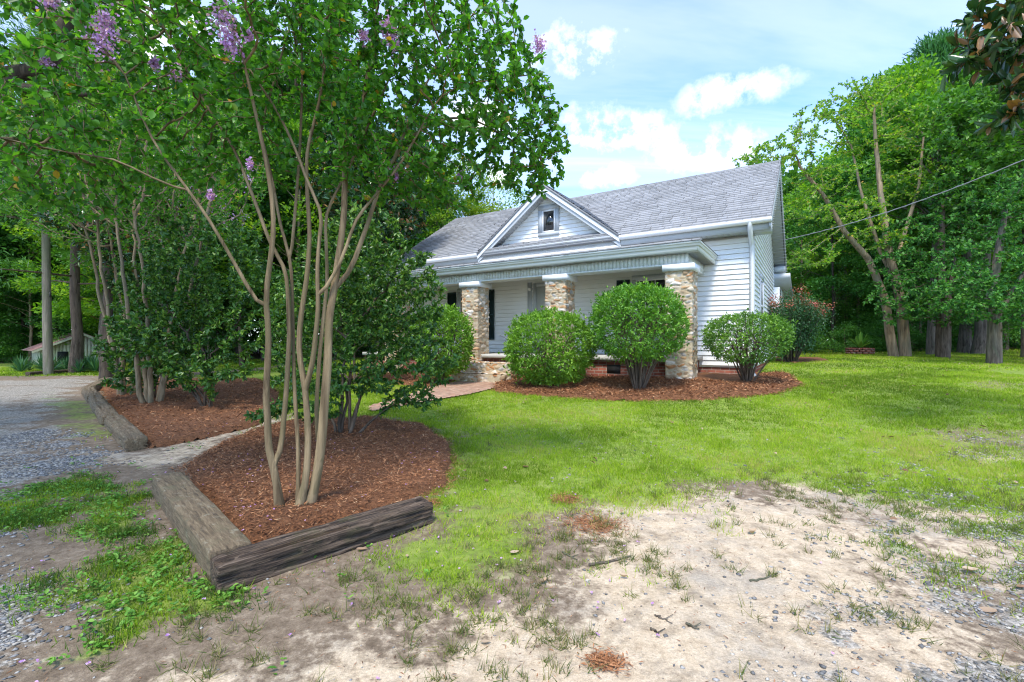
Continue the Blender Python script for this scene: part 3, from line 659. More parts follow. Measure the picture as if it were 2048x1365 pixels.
s.add([(-12.2, -2.28, 3.648), (-.79, -2.28, 3.648), (-3.06, 0, 4.10), (-12.2, 0, 4.10)], [(0, 1, 2, 3)], 0, .2)
s.add([(-.79, -2.28, 3.65), (-.79, -.02, 3.65), (-3.06, 0, 4.12)], [(0, 1, 2)], 0, .2)
s.tube([(-.79, -2.28, 3.66), (-3.06, -.02, 4.12)], .03, 5, 0, .1)
s.hb('porch_roof', MATS['shingle'])
# front gable
XC, GW, GZ = -5.66, 2.43, 6.2; GS = (GZ - ZE) / GW
gv = HM(); siding(gv, (XC, -.10, 0), (1, 0, 0), (0, -1, 0), 4.62, 5.95, .128, lambda z: (-(GZ - .22 - z) / GS, (GZ - .22 - z) / GS)); gv.add([(XC - 2.0, -.09, 4.55), (XC + 2.0, -.09, 4.55), (XC, -.09, 6.05)], [(0, 1, 2)])
gv.hb('gable_wall', MATS['siding_white'])
gv = HM(); yb = YE + (GZ - ZE) / SL
for sg in (-1, 1):
    A = np.array([XC + sg * (GW + .06), YE - .06, ZE - .04]); B = np.array([XC, YE - .06, GZ + .01]); C_ = np.array([XC, yb + .1, GZ + .01]); D_ = np.array([XC + sg * (GW + .06), YE + .05, ZE - .04])
    uu = np.array([0, 1.0, 0]); s2 = (B - A); ls = np.linalg.norm(s2); s2 = s2 / ls; n_ = np.array([sg * GS, 0, 1]) / math.hypot(GS, 1)
    V = np.array([A, B, C_, D_]) 
    gv.add(np.vstack([V + n_ * .028, V - n_ * .03]), [(0, 1, 2, 3), (7, 6, 5, 4), (0, 4, 5, 1), (3, 7, 4, 0)], 0, .25)
    shingles(gv, A + n_ * .03, 3.0, uu, s2, ls, clip=lambda d_: (0, max(.08, (d_ / ls) * (yb - YE)) + .1), seed=7 + sg)
gv.tube([(XC, YE - .06, GZ + .045), (XC, yb, GZ + .045)], .035, 5, 0, .1)
gv.hb('gable_roof', MATS['shingle'])
gv = HM(); gf_ = HM(); gs_ = HM()
for sg in (-1, 1):
    def off(t_, d_):   # point on the rake line dropped d_ vertically
        return (XC + sg * GW * (1 - t_), GZ - (GZ - ZE) * (1 - t_) - d_)
    def pr(mb, y0, y1, d0, d1, t0=0.0, t1=1.0):
        a = off(t0, d0); b_ = off(t1, d0); c_ = off(t1, d1); e_ = off(t0, d1)
        mb.prism([(a[0], y0, a[1]), (b_[0], y0, b_[1]), (c_[0], y0, c_[1]), (e_[0], y0, e_[1])], (0, y1 - y0, 0))
    pr(gv, YE - .04, YE, .02, .15); pr(gf_, YE, YE + .04, .13, .27, .0, 1.0)
    pr(gs_, YE + .04, -.11, .20, .225)
    for i in range(26):
        a = off(i / 26, .235); gs_.box((a[0], -.27, a[1]), (.012, .30, .02))
gv.hb('gable_rake', MATS['trim_white']); gf_.hb('gable_rake_trim', MATS['trim_grey']); gs_.hb('gable_soffit', MATS['soffit_grey'])
gv = HM(); svl = np.array([0, .37, .17]); svl /= np.linalg.norm(svl)
shingles(gv, (XC - 2.15, -.50, 4.45), 4.3, (1, 0, 0), svl, .44, seed=9, exp=.15)
gv.prism([(XC - 2.2, -.50, 4.44), (XC - 2.2, -.08, 4.62), (XC - 2.2, -.08, 4.56), (XC - 2.2, -.50, 4.40)], (4.4, 0, 0), 0, .3); gv.hb('ledge_roof', MATS['shingle'])
gv = HM(); gv.bb(XC - 2.42, XC + 2.42, -.50, -.46, 4.33, 4.43); gv.hb('ledge_fascia', MATS['trim_grey'])
gv = HM(); siding(gv, (XC, -.44, 0), (1, 0, 0), (0, -1, 0), 3.95, 4.33, .19, lambda z: (-2.44, 2.44)); gv.bb(XC - 2.44, XC + 2.44, -.43, -.0, 3.95, 4.40)
gv.hb('gable_band', MATS['siding_white'])
gv = HM(); gx0, gx1, gz0, gz1 = XC - .33, XC + .39, 4.72, 5.68
gv.bb(gx0, gx1, -.16, -.10, gz1 - .15, gz1); gv.bb(gx0, gx1, -.16, -.10, gz0, gz0 + .11); gv.bb(gx0, gx0 + .13, -.16, -.10, gz0 + .11, gz1 - .15); gv.bb(gx1 - .13, gx1, -.16, -.10, gz0 + .11, gz1 - .15)
wf = gv.hb('attic_window', MATS['trim_grey'])
gv = HM(); a0, a1, c0, c1 = gx0 + .13, gx1 - .13, gz0 + .11, gz1 - .15
gv.bb(a0, a0 + .05, -.145, -.1, c0, c1); gv.bb(a1 - .05, a1, -.145, -.1, c0, c1); gv.bb(a0 + .05, a1 - .05, -.145, -.1, c0, c0 + .05); gv.bb(a0 + .05, a1 - .05, -.145, -.1, c1 - .05, c1)
gv.hb('sash', MATS['trim_white'], wf)
gv = HM(); gv.bb(a0 + .05, a1 - .05, -.14, -.11, c0 + .05, c1 - .05); gv.hb('pane', MATS['glass_dark'], wf)

# stone pillars and steps
def stone_loop(name, x0, x1, y0, y1, z0, z1, seed, cell=.185, res=.018, top=False, zs=2.2, amp=.016, parent=None):
    rg = np.random.default_rng(seed); r = .03
    per = []; 
    def seg(a, b_, n_):
        L = math.dist(a, b_); k = max(2, int(L / res))
        for i in range(k): f_ = i / k; per.append((a[0] + (b_[0] - a[0]) * f_, a[1] + (b_[1] - a[1]) * f_, n_[0], n_[1]))
    def arc(cx, cy_, a0):
        for i in range(3): a = a0 + (i / 3) * math.pi / 2; per.append((cx + r * math.cos(a), cy_ + r * math.sin(a), math.cos(a), math.sin(a)))
    arc(x1 - r, y0 + r, -math.pi / 2); seg((x1, y0 + r), (x1, y1 - r), (1, 0)); arc(x1 - r, y1 - r, 0); seg((x1 - r, y1), (x0 + r, y1), (0, 1))
    arc(x0 + r, y1 - r, math.pi / 2); seg((x0, y1 - r), (x0, y0 + r), (-1, 0)); arc(x0 + r, y0 + r, math.pi); seg((x0 + r, y0), (x1 - r, y0), (0, -1))
    per = np.array(per); m_ = len(per); zs_ = np.linspace(z0, z1, max(2, int((z1 - z0) / res)) + 1); nz_ = len(zs_)
    V = np.concatenate([np.repeat(per[None, :, :2], nz_, 0), np.repeat(zs_[:, None, None], m_, 1)], 2).reshape(-1, 3)
    N = np.concatenate([np.repeat(per[None, :, 2:4], nz_, 0), np.zeros((nz_, m_, 1))], 2).reshape(-1, 3)
    j = np.arange(m_); k = (j + 1) % m_
    F = np.vstack([np.stack([i * m_ + j, i * m_ + k, (i + 1) * m_ + k, (i + 1) * m_ + j], 1) for i in range(nz_ - 1)])
    if top:
        xs = np.linspace(x0 + .005, x1 - .005, int((x1 - x0) / res)); ys = np.linspace(y0 + .005, y1 - .005, int((y1 - y0) / res)); X, Y = np.meshgrid(xs, ys, indexing='ij')
        ix = len(V) + np.arange(X.size).reshape(X.shape); F = np.vstack([F, np.stack([ix[:-1, :-1], ix[1:, :-1], ix[1:, 1:], ix[:-1, 1:]], -1).reshape(-1, 4)])
        V = np.vstack([V, np.stack([X.ravel(), Y.ravel(), np.full(X.size, z1)], 1)]); N = np.vstack([N, np.tile([0, 0, 1.0], (X.size, 1))])
    def seeds(c):
        ns = int(((x1 - x0) * 2 + (y1 - y0) * 2) * (z1 - z0) / (c * c / zs) * 1.2) + 20
        if top: ns += int((x1 - x0) * (y1 - y0) / (c * c))
        pick = rg.integers(0, len(V), ns); return V[pick] + rg.normal(0, .01, (ns, 3))
    S = seeds(cell); sc_ = np.array([1, 1, zs]); d1 = np.full(len(V), 9.); d2 = d1.copy(); id_ = np.zeros(len(V), int)
    Vw = V + (np.stack([fbm(V[:, 2] * 9, V[:, 0] * 9 + V[:, 1] * 9, 3 + q) for q in range(3)], 1) - .5) * .05
    for i in range(len(S)):
        d = np.linalg.norm((Vw - S[i]) * sc_, axis=1); c1 = d < d1; d2 = np.where(c1, d1, np.minimum(d2, d)); d1 = np.where(c1, d, d1); id_[c1] = i
    gap = d2 - d1; mo = 1 - sm(gap, .012, .03); cr = rg.uniform(0, 1, len(S)); ch = rg.uniform(.5, 1.3, len(S))
    bulge = sm(gap, .01, .07) * amp * 1.6 * ch[id_] + (fbm(V[:, 0] * 14 + V[:, 1] * 14, V[:, 2] * 14, 8) - .5) * .02 + mo * amp * .5
    V = V + N * bulge[:, None]
    mb = HM(); mb.add(V, F); return mb.hb(name, MATS['stone'], parent, True, dict(st=cr[id_], mo=mo))
for xr, sd_ in ((-1.02, 1), (-4.13, 2), (-6.94, 3), (-10.2, 4)):
    zb = g1(*H2W(xr - .3, -2.0)) - .12
    p_ = stone_loop('stone_pillar', xr - .58, xr, -2.05, -1.47, zb, 3.06, sd_)
    c_ = HM(); c_.bb(xr - .635, xr + .06, -2.11, -1.42, 3.05, 3.195); c_.hb('pillar_cap', MATS['trim_white'], p_)
st1 = stone_loop('stone_steps', -7.0, -5.5, -2.55, -1.885, .2, .86, 8, top=True, cell=.18)
st2 = stone_loop('lower_step', -7.15, -5.4, -2.98, -2.50, .1, .60, 9, top=True, cell=.18, parent=None)

# ================================================================ vegetation tools
def norm(a): return a / (np.linalg.norm(a, axis=-1, keepdims=True) + 1e-9)
def colonize(nodes, parents, att, step, kill, infl, iters=120, bias=(0, 0, .1), jit=.15, rg=None):
    """space colonisation from an existing skeleton; returns nodes, parents"""
    rg = rg or rng; nodes = [np.array(n, float) for n in nodes]; parents = list(parents)
    att = np.array(att, float); N = np.array(nodes)
    d = np.full(len(att), 1e9); ni = np.zeros(len(att), int)
    def upd(new, base):
        nonlocal d, ni
        for s0 in range(0, len(new), 400):
            q = np.linalg.norm(att[:, None] - new[None, s0:s0+400], axis=2); k = q.argmin(1); m_ = q[np.arange(len(att)), k]
            c = m_ < d; d = np.where(c, m_, d); ni = np.where(c, base + s0 + k, ni)
    upd(N, 0); bias = np.array(bias)
    for it in range(iters):
        keep = d > kill; att, d, ni = att[keep], d[keep], ni[keep]
        if len(att) == 0: break
        act = d < infl
        if not act.any(): break
        ids, inv = np.unique(ni[act], return_inverse=True)
        A = np.array(nodes)[ids]; dv = norm(att[act] - A[inv]); S = np.zeros((len(ids), 3)); np.add.at(S, inv, dv)
        S = norm(norm(S) + bias + rg.normal(0, jit, S.shape)); new = A + S * step
        base = len(nodes); nodes.extend(list(new)); parents.extend(ids.tolist()); upd(new, base)
    return np.array(nodes), np.array(parents)
def radii(nodes, parents, r0=.003, p=2.2, fixed=None):
    n = len(nodes); acc = np.zeros(n); rad = np.zeros(n); ch = np.zeros(n, int)
    for i in range(n - 1, -1, -1):
        rad[i] = r0 if acc[i] == 0 else acc[i] ** (1 / p)
        if fixed is not None and i < len(fixed): rad[i] = fixed[i] if fixed[i] > 0 else rad[i]
        if parents[i] >= 0: acc[parents[i]] += rad[i] ** p; ch[parents[i]] += 1
    return rad, ch
def skel_mesh(mb, nodes, parents, rad, sides=(8, 5, 3), rmin=0, mat=0):
    kids = {}
    for i, p in enumerate(parents):
        if p >= 0: kids.setdefault(int(p), []).append(i)
    stack = [(i, None) for i, p in enumerate(parents) if p < 0]
    while stack:
        s0, fr = stack.pop(); ch = [fr, s0] if fr is not None else [s0]; cur = s0
        while cur in kids:
            k = sorted(kids[cur], key=lambda j: -rad[j]); stack.extend((j, cur) for j in k[1:]); cur = k[0]; ch.append(cur)
        if len(ch) < 2: continue
        pts = nodes[ch]; r = rad[ch].copy()
        if fr is not None: r[0] = min(r[0], r[1] * 1.15)
        if r.max() < rmin: continue
        sd_ = sides[0] if r.max() > .03 else (sides[1] if r.max() > .01 else sides[2])
        mb.tube(pts, r, sd_, mat, cap=False)
def ell(n, c, r, rg, shell=0.0):
    v = norm(rg.normal(0, 1, (n, 3))); s = rg.uniform(shell ** 3, 1, n) ** (1 / 3); return np.array(c) + v * s[:, None] * np.array(r)
def twig_leaves(mb, nodes, parents, rad, rmax, per, L, W, spread, rg, shape='oval', up=.5, droop=0, mat=0, lv=.3):
    idx = np.where((rad < rmax) & (parents >= 0))[0]; idx = np.repeat(idx, per); n = len(idx)
    a = nodes[parents[idx]]; b_ = nodes[idx]; t_ = rg.uniform(0, 1, (n, 1)); C_ = a + (b_ - a) * t_
    D = norm(norm(b_ - a) * .6 + rg.normal(0, spread, (n, 3)) + np.array([0, 0, -droop])); N_ = norm(np.array([0, 0, up]) + rg.normal(0, .45, (n, 3)))
    s_ = rg.uniform(1 - lv, 1 + lv, n); mb.leaves(C_ + rg.normal(0, .008, (n, 3)), D, N_, L * s_, W * s_, rg.uniform(0, 1, n), mat, shape)
    return n

# ---- generic broadleaf / conifer variants, shared by the woods
def tree_data(seed, H, R_, crown0, leaf, nclump, per, fs, trunk_r, rg=None, bark='bark_dark', lean=0.0, shape='diamond', flat=.8, mat_leaf='leaf_forest', conifer=False, limbs=True):
    rg = np.random.default_rng(seed); tk = MB(); n = 12; z = np.linspace(-.25, H * .93, n)
    px_ = np.cumsum(rg.normal(0, .03 * H / 10, n)) + lean * z / H; py_ = np.cumsum(rg.normal(0, .03 * H / 10, n)); px_ -= px_[0]; py_ -= py_[0]
    pts = np.stack([px_, py_, z], 1); rr = trunk_r * (1 - z / H * .85); rr[0] *= 1.35; tk.tube(pts, np.maximum(rr, .02), 9, 0)
    cr = MB(); C_ = []
    at = lambda zz: np.array([np.interp(zz, z, px_), np.interp(zz, z, py_), zz])
    for i in range(nclump):
        f = rg.uniform(0, 1) ** .8; zz = H * (crown0 + (1 - crown0) * f)
        prof = (1 - f) ** .75 + .08 if conifer else math.sqrt(max(0.05, 1 - (2 * f - .85) ** 2 / 1.45))
        az = rg.uniform(0, 6.283); q = R_ * prof * rg.uniform(.35, 1.0); b0 = at(min(zz * (.93 if conifer else .8), H * .9))
        c = at(min(zz, H * .93)); c = np.array([c[0] + math.cos(az) * q, c[1] + math.sin(az) * q, zz + (0 if conifer else rg.uniform(-.3, .3)) - (q * .12 if conifer else 0)]); C_.append((c, q))
        if limbs and i % 2 == 0:
            m_ = (b0 + c) / 2 + np.array([0, 0, -.05 * q + .2]); tk.tube([b0, m_, c], [trunk_r * .22, trunk_r * .14, .012], 5, 0, cap=False)
        k = int(per * rg.uniform(.6, 1.4)); sz = fs * rg.uniform(2.4, 5.0)
        Q = c + norm(rg.normal(0, 1, (k, 3))) * (rg.uniform(0, 1, (k, 1)) ** .45) * np.array([sz, sz, sz * (.35 if conifer else flat * .6)])
        out_ = norm(Q - at(zz * .9)); D = norm(out_ + rg.normal(0, .6, (k, 3)) + np.array([0, 0, -.15])); N_ = norm(np.array([0, 0, .9]) + out_ * .4 + rg.normal(0, .45, (k, 3)))
        s_ = rg.uniform(.6, 1.3, k); base = rg.uniform(0, .5)
        cr.leaves(Q, D, N_, leaf * s_, leaf * s_ * (.12 if conifer else .55), np.clip(base + rg.uniform(0, .5, k), 0, 1), 0, shape)
    return tk.data('trunk', MATS[bark], True), cr.data('crown', MATS[mat_leaf])
def put_tree(name, data, x, y, rz, sc, label, cat, group=None, z=None, dz_=0):
    z = g1(x, y) + dz_ if z is None else z
    o = empty(name, (x, y, z), rz, label, cat, group); o.scale = (sc, sc, sc)
    for nm, me in zip(('trunk', 'crown'), data):
        c = bpy.data.objects.new(nm, me); COL.objects.link(c); c.parent = o
    return o

# ================================================================ the crape myrtle in the front bed
rg = np.random.default_rng(5)
def base_on(pts, nodes, par, fix, r0, r1, start=-1, base_idx=None):
    """append a hand placed limb; pts list of (u, v, Y); returns index list"""
    ids = []; prev = start
    W_ = [P(*p) for p in pts]
    # resample
    L = [];
    for a, b_ in zip(W_[:-1], W_[1:]):
        k = max(1, int(np.linalg.norm(b_ - a) / .11)); L += [a + (b_ - a) * i / k for i in range(k)]
    L.append(W_[-1]); L = np.array(L)
    if len(L) > 4:
        for _ in range(1): L[1:-1] = L[1:-1] * .5 + (L[:-2] + L[2:]) * .25
    for i, q in enumerate(L):
        if i == 0 and start >= 0: continue
        nodes.append(q); par.append(prev); fix.append(r0 + (r1 - r0) * i / max(1, len(L) - 1)); prev = len(nodes) - 1; ids.append(prev)
    return ids
def nearest(nodes, p): return int(np.argmin(np.linalg.norm(np.array(nodes) - P(*p), axis=1)))
def myrtle_main():
    N_, Pa, Fx = [], [], []
    A = lambda pts, r0, r1, at=None: base_on(([pts[0]] if at is None else [at]) + pts[(1 if at is None else 0):], N_, Pa, Fx, r0, r1, -1 if at is None else nearest(N_, at))
    Y0 = 3.82
    A([(563, 1045, Y0), (554, 973, Y0), (549, 931, Y0), (534, 899, Y0), (538, 844, Y0), (529, 804, 3.8), (534, 762, 3.78), (538, 650, 3.75), (530, 612, 3.75), (533, 570, 3.73), (541, 520, 3.7), (548, 472, 3.7), (545, 400, 3.68), (528, 300, 3.65), (505, 200, 3.6), (480, 90, 3.55)], .047, .014)
    A([(513, 606, 3.72), (471, 530, 3.65), (419, 440, 3.55), (377, 381, 3.5), (304, 283, 3.4), (283, 230, 3.35), (250, 150, 3.3)], .026, .009, (532, 620, 3.75))
    A([(357, 378, 3.48), (295, 353, 3.4), (230, 316, 3.35), (144, 308, 3.3), (60, 290, 3.2), (0, 275, 3.2)], .013, .005, (379, 384, 3.5))
    A([(562, 902, 3.86), (567, 844, 3.9), (573, 780, 3.92), (579, 666, 3.95), (574, 553, 3.95), (568, 533, 3.95), (539, 485, 3.92), (520, 430, 3.9), (470, 300, 3.9), (400, 190, 3.85), (330, 60, 3.8)], .034, .011, (549, 931, Y0))
    A([(596, 1020, 3.92), (597, 909, 3.95), (589, 780, 3.97), (587, 698, 4.0), (584, 569, 4.0), (581, 517, 4.0), (560, 450, 4.0), (545, 360, 4.05), (520, 260, 4.1), (560, 120, 4.1), (590, 20, 4.15)], .027, .011)
    A([(589, 440, 4.02), (600, 300, 4.05), (605, 150, 4.05), (600, 0, 4.1), (596, -120, 4.1)], .02, .012, (582, 517, 4.0))
    A([(590, 1045, 3.84), (612, 967, 3.85), (617, 877, 3.87), (611, 780, 3.88), (596, 698, 3.9), (603, 620, 3.92), (614, 560, 3.93), (620, 470, 3.95), (614, 380, 3.95), (612, 308, 3.95), (640, 200, 3.9), (660, 60, 3.85)], .045, .013)
    A([(626, 724, 3.86), (637, 617, 3.86), (634, 537, 3.87), (639, 472, 3.88), (646, 420, 3.9), (622, 385, 3.9), (600, 320, 3.85), (560, 230, 3.8), (500, 140, 3.75)], .034, .012, (611, 780, 3.88))
    A([(605, 1045, 3.9), (631, 973, 3.9), (644, 877, 3.9), (651, 780, 3.9), (655, 740, 3.9), (658, 633, 3.92), (668, 580, 3.94), (681, 488, 3.96), (688, 440, 4.0), (691, 287, 4.05), (722, 220, 4.1), (745, 100, 4.15), (760, -40, 4.2)], .062, .016)
    A([(700, 546, 4.0), (720, 490, 4.05), (737, 445, 4.1), (755, 385, 4.15), (775, 340, 4.2), (812, 280, 4.3), (850, 255, 4.35), (898, 234, 4.4), (950, 238, 4.45), (1000, 268, 4.5), (1060, 300, 4.5)], .036, .008, (668, 585, 3.94))
    A([(671, 546, 3.88), (695, 490, 3.9), (710, 440, 3.95), (760, 380, 4.0), (800, 330, 4.0), (880, 190, 4.05), (940, 165, 4.1), (990, 160, 4.1), (1060, 150, 4.15)], .024, .007, (636, 600, 3.86))
    A([(820, 240, 4.3), (850, 170, 4.3), (900, 90, 4.3), (960, 10, 4.3)], .02, .01, (790, 310, 4.22))
    A([(615, 1020, 3.98), (640, 930, 4.0), (632, 820, 4.05), (640, 700, 4.1), (655, 560, 4.15), (650, 430, 4.2), (700, 330, 4.3), (760, 200, 4.4), (820, 60, 4.5)], .03, .012)
    blobs = [((-1.75, 4.0, 4.25), (1.4, 1.2, .9), 760), ((-.55, 4.3, 3.85), (.9, .9, .75), 520), ((-.05, 4.4, 3.45), (.55, .6, .6), 260), ((.30, 4.5, 3.35), (.28, .4, .42), 90), ((.15, 4.45, 3.0), (.26, .35, .22), 50),
             ((-3.0, 3.9, 3.6), (1.1, 1.0, .85), 430), ((-3.6, 3.7, 2.85), (.8, .8, .42), 190), ((-2.0, 4.3, 3.25), (.9, .6, .45), 170), ((-1.2, 4.2, 3.15), (.5, .7, .5), 170), ((-.65, 4.4, 2.95), (.5, .5, .3), 120)]
    att = np.vstack([ell(int(k * 2.2), c, r, rg) for c, r, k in blobs])
    nb = len(N_)
    Fx = [f_ * .66 * (1 + .85 * max(0, 1 - (N_[i_][2] - .02) / .30) ** 2) for i_, f_ in enumerate(Fx)]
    nd, pa = colonize(N_, Pa, att, .08, .10, 1.1, 140, (0, 0, .02), .22, rg)
    rad, ch = radii(nd, pa, .0034, 2.3, Fx)
    root_p = P(596, 1030, 3.86); root_p[2] = g1(root_p[0], root_p[1])
    o = empty('crape_myrtle', root_p, 0, 'large multi stemmed crape myrtle with smooth tan trunks beside the two front timbers', 'tree')
    nd = nd - root_p
    mb = MB(); skel_mesh(mb, nd, pa, rad, (12, 6, 4)); mb.build('trunk', MATS['bark_myrtle'], o, True)
    cr = MB(); k = twig_leaves(cr, nd, pa, np.where(np.arange(len(nd)) < nb, 1, rad), .0074, 7, .053, .036, .75, rg, 'oval', .55, .1, lv=.42)
    cr.build('crown', MATS['leaf_myrtle'], o)
    print('myrtle nodes', len(nd), 'leaves', k)
    # purple flower panicles at branch tips
    for (u, v, Y, s) in [(445, 30, 3.3, .16), (462, 85, 3.3, .12), (205, 80, 3.2, .15), (212, 45, 3.25, .10), (497, 70, 3.3, .05), (775, 62, 3.7, .11), (790, 85, 3.7, .07), (727, 77, 3.6, .06), (1112, 72, 4.5, .11), (922, 356, 4.4, .06), (790, 350, 4.1, .055), (352, 142, 3.5, .07), (95, 118, 3.4, .05), (310, 128, 3.4, .05), (466, 325, 3.5, .04), (100, 5, 3.2, .1), (445, 372, 3.5, .035)]:
        c = P(u, v, Y) - root_p; n = int(1500 * s) + 20; f = MB(); j_ = np.argmin(np.linalg.norm(nd - c, axis=1)); c = c if np.linalg.norm(nd[j_] - c) < .16 else nd[j_] + (c - nd[j_]) * .12 / np.linalg.norm(nd[j_] - c)
        s *= .85; Q = c + rg.normal(0, 1, (n, 3)) * np.array([.32, .32, .55]) * s
        D = norm(rg.normal(0, 1, (n, 3))); f.leaves(Q, D, norm(rg.normal(0, 1, (n, 3))), .022, .022, rg.uniform(0, 1, n), 0, 'diamond', .5)
        st2_ = nd[np.argmin(np.linalg.norm(nd - c, axis=1))]
        f.tube([st2_, (st2_ + c) / 2, c], .003, 4, 1, cap=False)
        f.build('flower_panicle', [MATS['petal'], MATS['bark_myrtle']], o)
myrtle_main()

# ---- myrtles behind, standing in the second bed
def myrtle_small(name, x, y, H, Rr, seed, label, nst=5):
    rg = np.random.default_rng(seed); N_, Pa, Fx = [], [], []; z0 = 0
    for i in range(nst):
        a = 6.283 * i / nst + rg.uniform(-.3, .3); q = .12; sp = rg.uniform(.10, .28)
        prev = -1; p = np.array([math.cos(a) * q, math.sin(a) * q, -.1])
        for k in range(int(H * .62 / .2)):
            N_.append(p.copy()); Pa.append(prev); Fx.append(.055 * (1 - k / (H * .62 / .2) * .65)); prev = len(N_) - 1
            p = p + np.array([math.cos(a) * sp * .2, math.sin(a) * sp * .2, .19]) + np.append(rg.normal(0, .018, 2), 0)
    att = np.vstack([ell(900, (rg.uniform(-.9, .9), rg.uniform(-.9, .9), H * rg.uniform(.62, .85)), (Rr * .75, Rr * .75, H * .19), rg) for _ in range(4)])
    nd, pa = colonize(N_, Pa, att, .17, .22, 2.2, 60, (0, 0, .05), .2, rg); rad, ch = radii(nd, pa, .006, 2.3, Fx)
    o = empty(name, (x, y, g1(x, y)), 0, label, 'tree', 'crape myrtles in the second bed')
    mb = MB(); skel_mesh(mb, nd, pa, rad, (8, 5, 3)); mb.build('trunk', MATS['bark_tan'], o, True)
    cr = MB(); twig_leaves(cr, nd, pa, np.where(np.arange(len(N_) * 0 + len(nd)) < len(N_), 1, rad), .014, 9, .075, .045, .9, rg, 'diamond', .6, .1); cr.build('crown', MATS['leaf_myrtle'], o)
    f = MB()
    for _ in range(14):
        c = nd[rg.integers(len(N_), len(nd))] + rg.normal(0, .05, 3); n = 30; f.leaves(c + rg.normal(0, 1, (n, 3)) * np.array([.06, .06, .1]), norm(rg.normal(0, 1, (n, 3))), norm(rg.normal(0, 1, (n, 3))), .04, .04, rg.uniform(0, 1, n), 0, 'diamond', .5)
    f.build('blossom', MATS['petal'], o)
x, y = G(305, 812); myrtle_small('crape_myrtle', x, y, 7.0, 2.3, 21, 'crape myrtle with pale peeling stump like stems, right one in the second mulch bed')
x, y = G(258, 798); myrtle_small('crape_myrtle', x - .3, y + .3, 7.4, 2.4, 22, 'crape myrtle with thin pale stems, left one beside the timber row')

# ---- camellias
def shrub_tree(name, x, y, blobs, seed, label, leaf, L, W, per, nst=7, h0=.6, bark='bark_brown', step=.11, rmax=.012, cat='shrub', zb=None, spread=.8, trunk_r=.03, infl=1.0, kill=.16):
    rg = np.random.default_rng(seed); zb = g1(x, y) if zb is None else zb; N_, Pa, Fx = [], [], []
    c_all = np.mean([b_[0] for b_ in blobs], 0)
    for i in range(nst):
        a = 6.283 * i / nst + rg.uniform(-.4, .4); prev = -1; p = np.array([math.cos(a) * .07, math.sin(a) * .07, -.08]); b_ = blobs[rg.integers(len(blobs))]
        tgt = np.array(b_[0]) - np.array([x, y, zb]) ; tgt[2] = max(h0, tgt[2] - b_[1][2] * .5); k = max(2, int(np.linalg.norm(tgt - p) * .65 / .15))
        d_ = (tgt - p) / np.linalg.norm(tgt - p); 
        for j in range(k):
            N_.append(p.copy()); Pa.append(prev); Fx.append(trunk_r * (1 - j / k * .6)); prev = len(N_) - 1
            p = p + norm(d_ + np.array([0, 0, .35 * (1 - j / k)]) + rg.normal(0, .12, 3)) * .15
    att = np.vstack([ell(int(n * 1.25), np.array(c) - np.array([x, y, zb]), r, rg) for c, r, n in blobs])
    nd, pa = colonize(N_, Pa, att, step, kill, infl, 70, (0, 0, .03), .25, rg); rad, ch = radii(nd, pa, .003, 2.2, Fx)
    o = empty(name, (x, y, zb), 0, label, cat)
    mb = MB(); skel_mesh(mb, nd, pa, rad, (8, 5, 3)); mb.build('stems', MATS[bark], o, True)
    cr = MB(); k = twig_leaves(cr, nd, pa, np.where(np.arange(len(nd)) < len(N_), 1, rad), rmax, per, L, W, spread, rg, 'oval', .5, .1); cr.build('foliage', MATS[leaf], o)
    print(name, len(nd), k); return o
shrub_tree('camellia', -2.35, 6.6, [((-2.3, 6.9, 2.35), (1.0, .9, .9), 900), ((-1.55, 6.8, 2.15), (.6, .7, .75), 460), ((-1.25, 6.6, 1.2), (.55, .5, .42), 300), ((-1.9, 6.7, 1.4), (.7, .6, .5), 300), ((-3.1, 6.9, 1.6), (.6, .6, .95), 380), ((-1.3, 6.5, .62), (.42, .35, .16), 110), ((-2.6, 6.0, .75), (.4, .35, .3), 120), ((-2.2, 7.0, 3.1), (.6, .6, .4), 200), ((-3.05, 5.9, .55), (.35, .3, .18), 60), ((-1.8, 6.6, .95), (.7, .6, .32), 230), ((-2.9, 6.7, 1.0), (.5, .5, .4), 180)],
    31, 'tall camellia with dark glossy leaves right behind the front crape myrtle', 'leaf_camellia', .072, .034, 16)
shrub_tree('camellia', -6.0, 9.3, [((-6.1, 9.5, 2.9), (1.3, 1.1, 1.2), 620), ((-5.2, 9.3, 2.0), (.9, .8, .9), 320), ((-6.9, 9.2, 1.7), (.8, .8, .8), 280), ((-5.7, 8.9, .9), (1.0, .7, .35), 170)],
    32, 'broad camellia with many thin stems in the middle of the second mulch bed', 'leaf_camellia', .095, .045, 15, step=.14, kill=.2, infl=1.4, rmax=.013)
shrub_tree('camellia', -8.1, 10.6, [((-7.9, 10.8, 2.5), (1.1, 1.0, 1.2), 620), ((-8.2, 10.4, 1.4), (.95, .8, .75), 380), ((-7.4, 10.1, 1.4), (.8, .7, .7), 260), ((-8.2, 10.3, .62), (.95, .5, .25), 120)],
    33, 'bushy dark camellia hanging over the far timbers by the driveway', 'leaf_camellia', .10, .048, 14, step=.15, kill=.2, infl=1.4, rmax=.013)
shrub_tree('camellia', -4.3, 12.6, [((-4.3, 12.8, 2.6), (1.4, 1.1, 1.3), 620), ((-3.3, 12.4, 1.9), (.8, .8, .9), 260), ((-5.4, 12.6, 1.6), (1.1, .8, .8), 300)],
    34, 'tall dark green camellia standing at the left end of the porch', 'leaf_camellia', .10, .048, 14, step=.16, kill=.22, infl=1.5, rmax=.014)

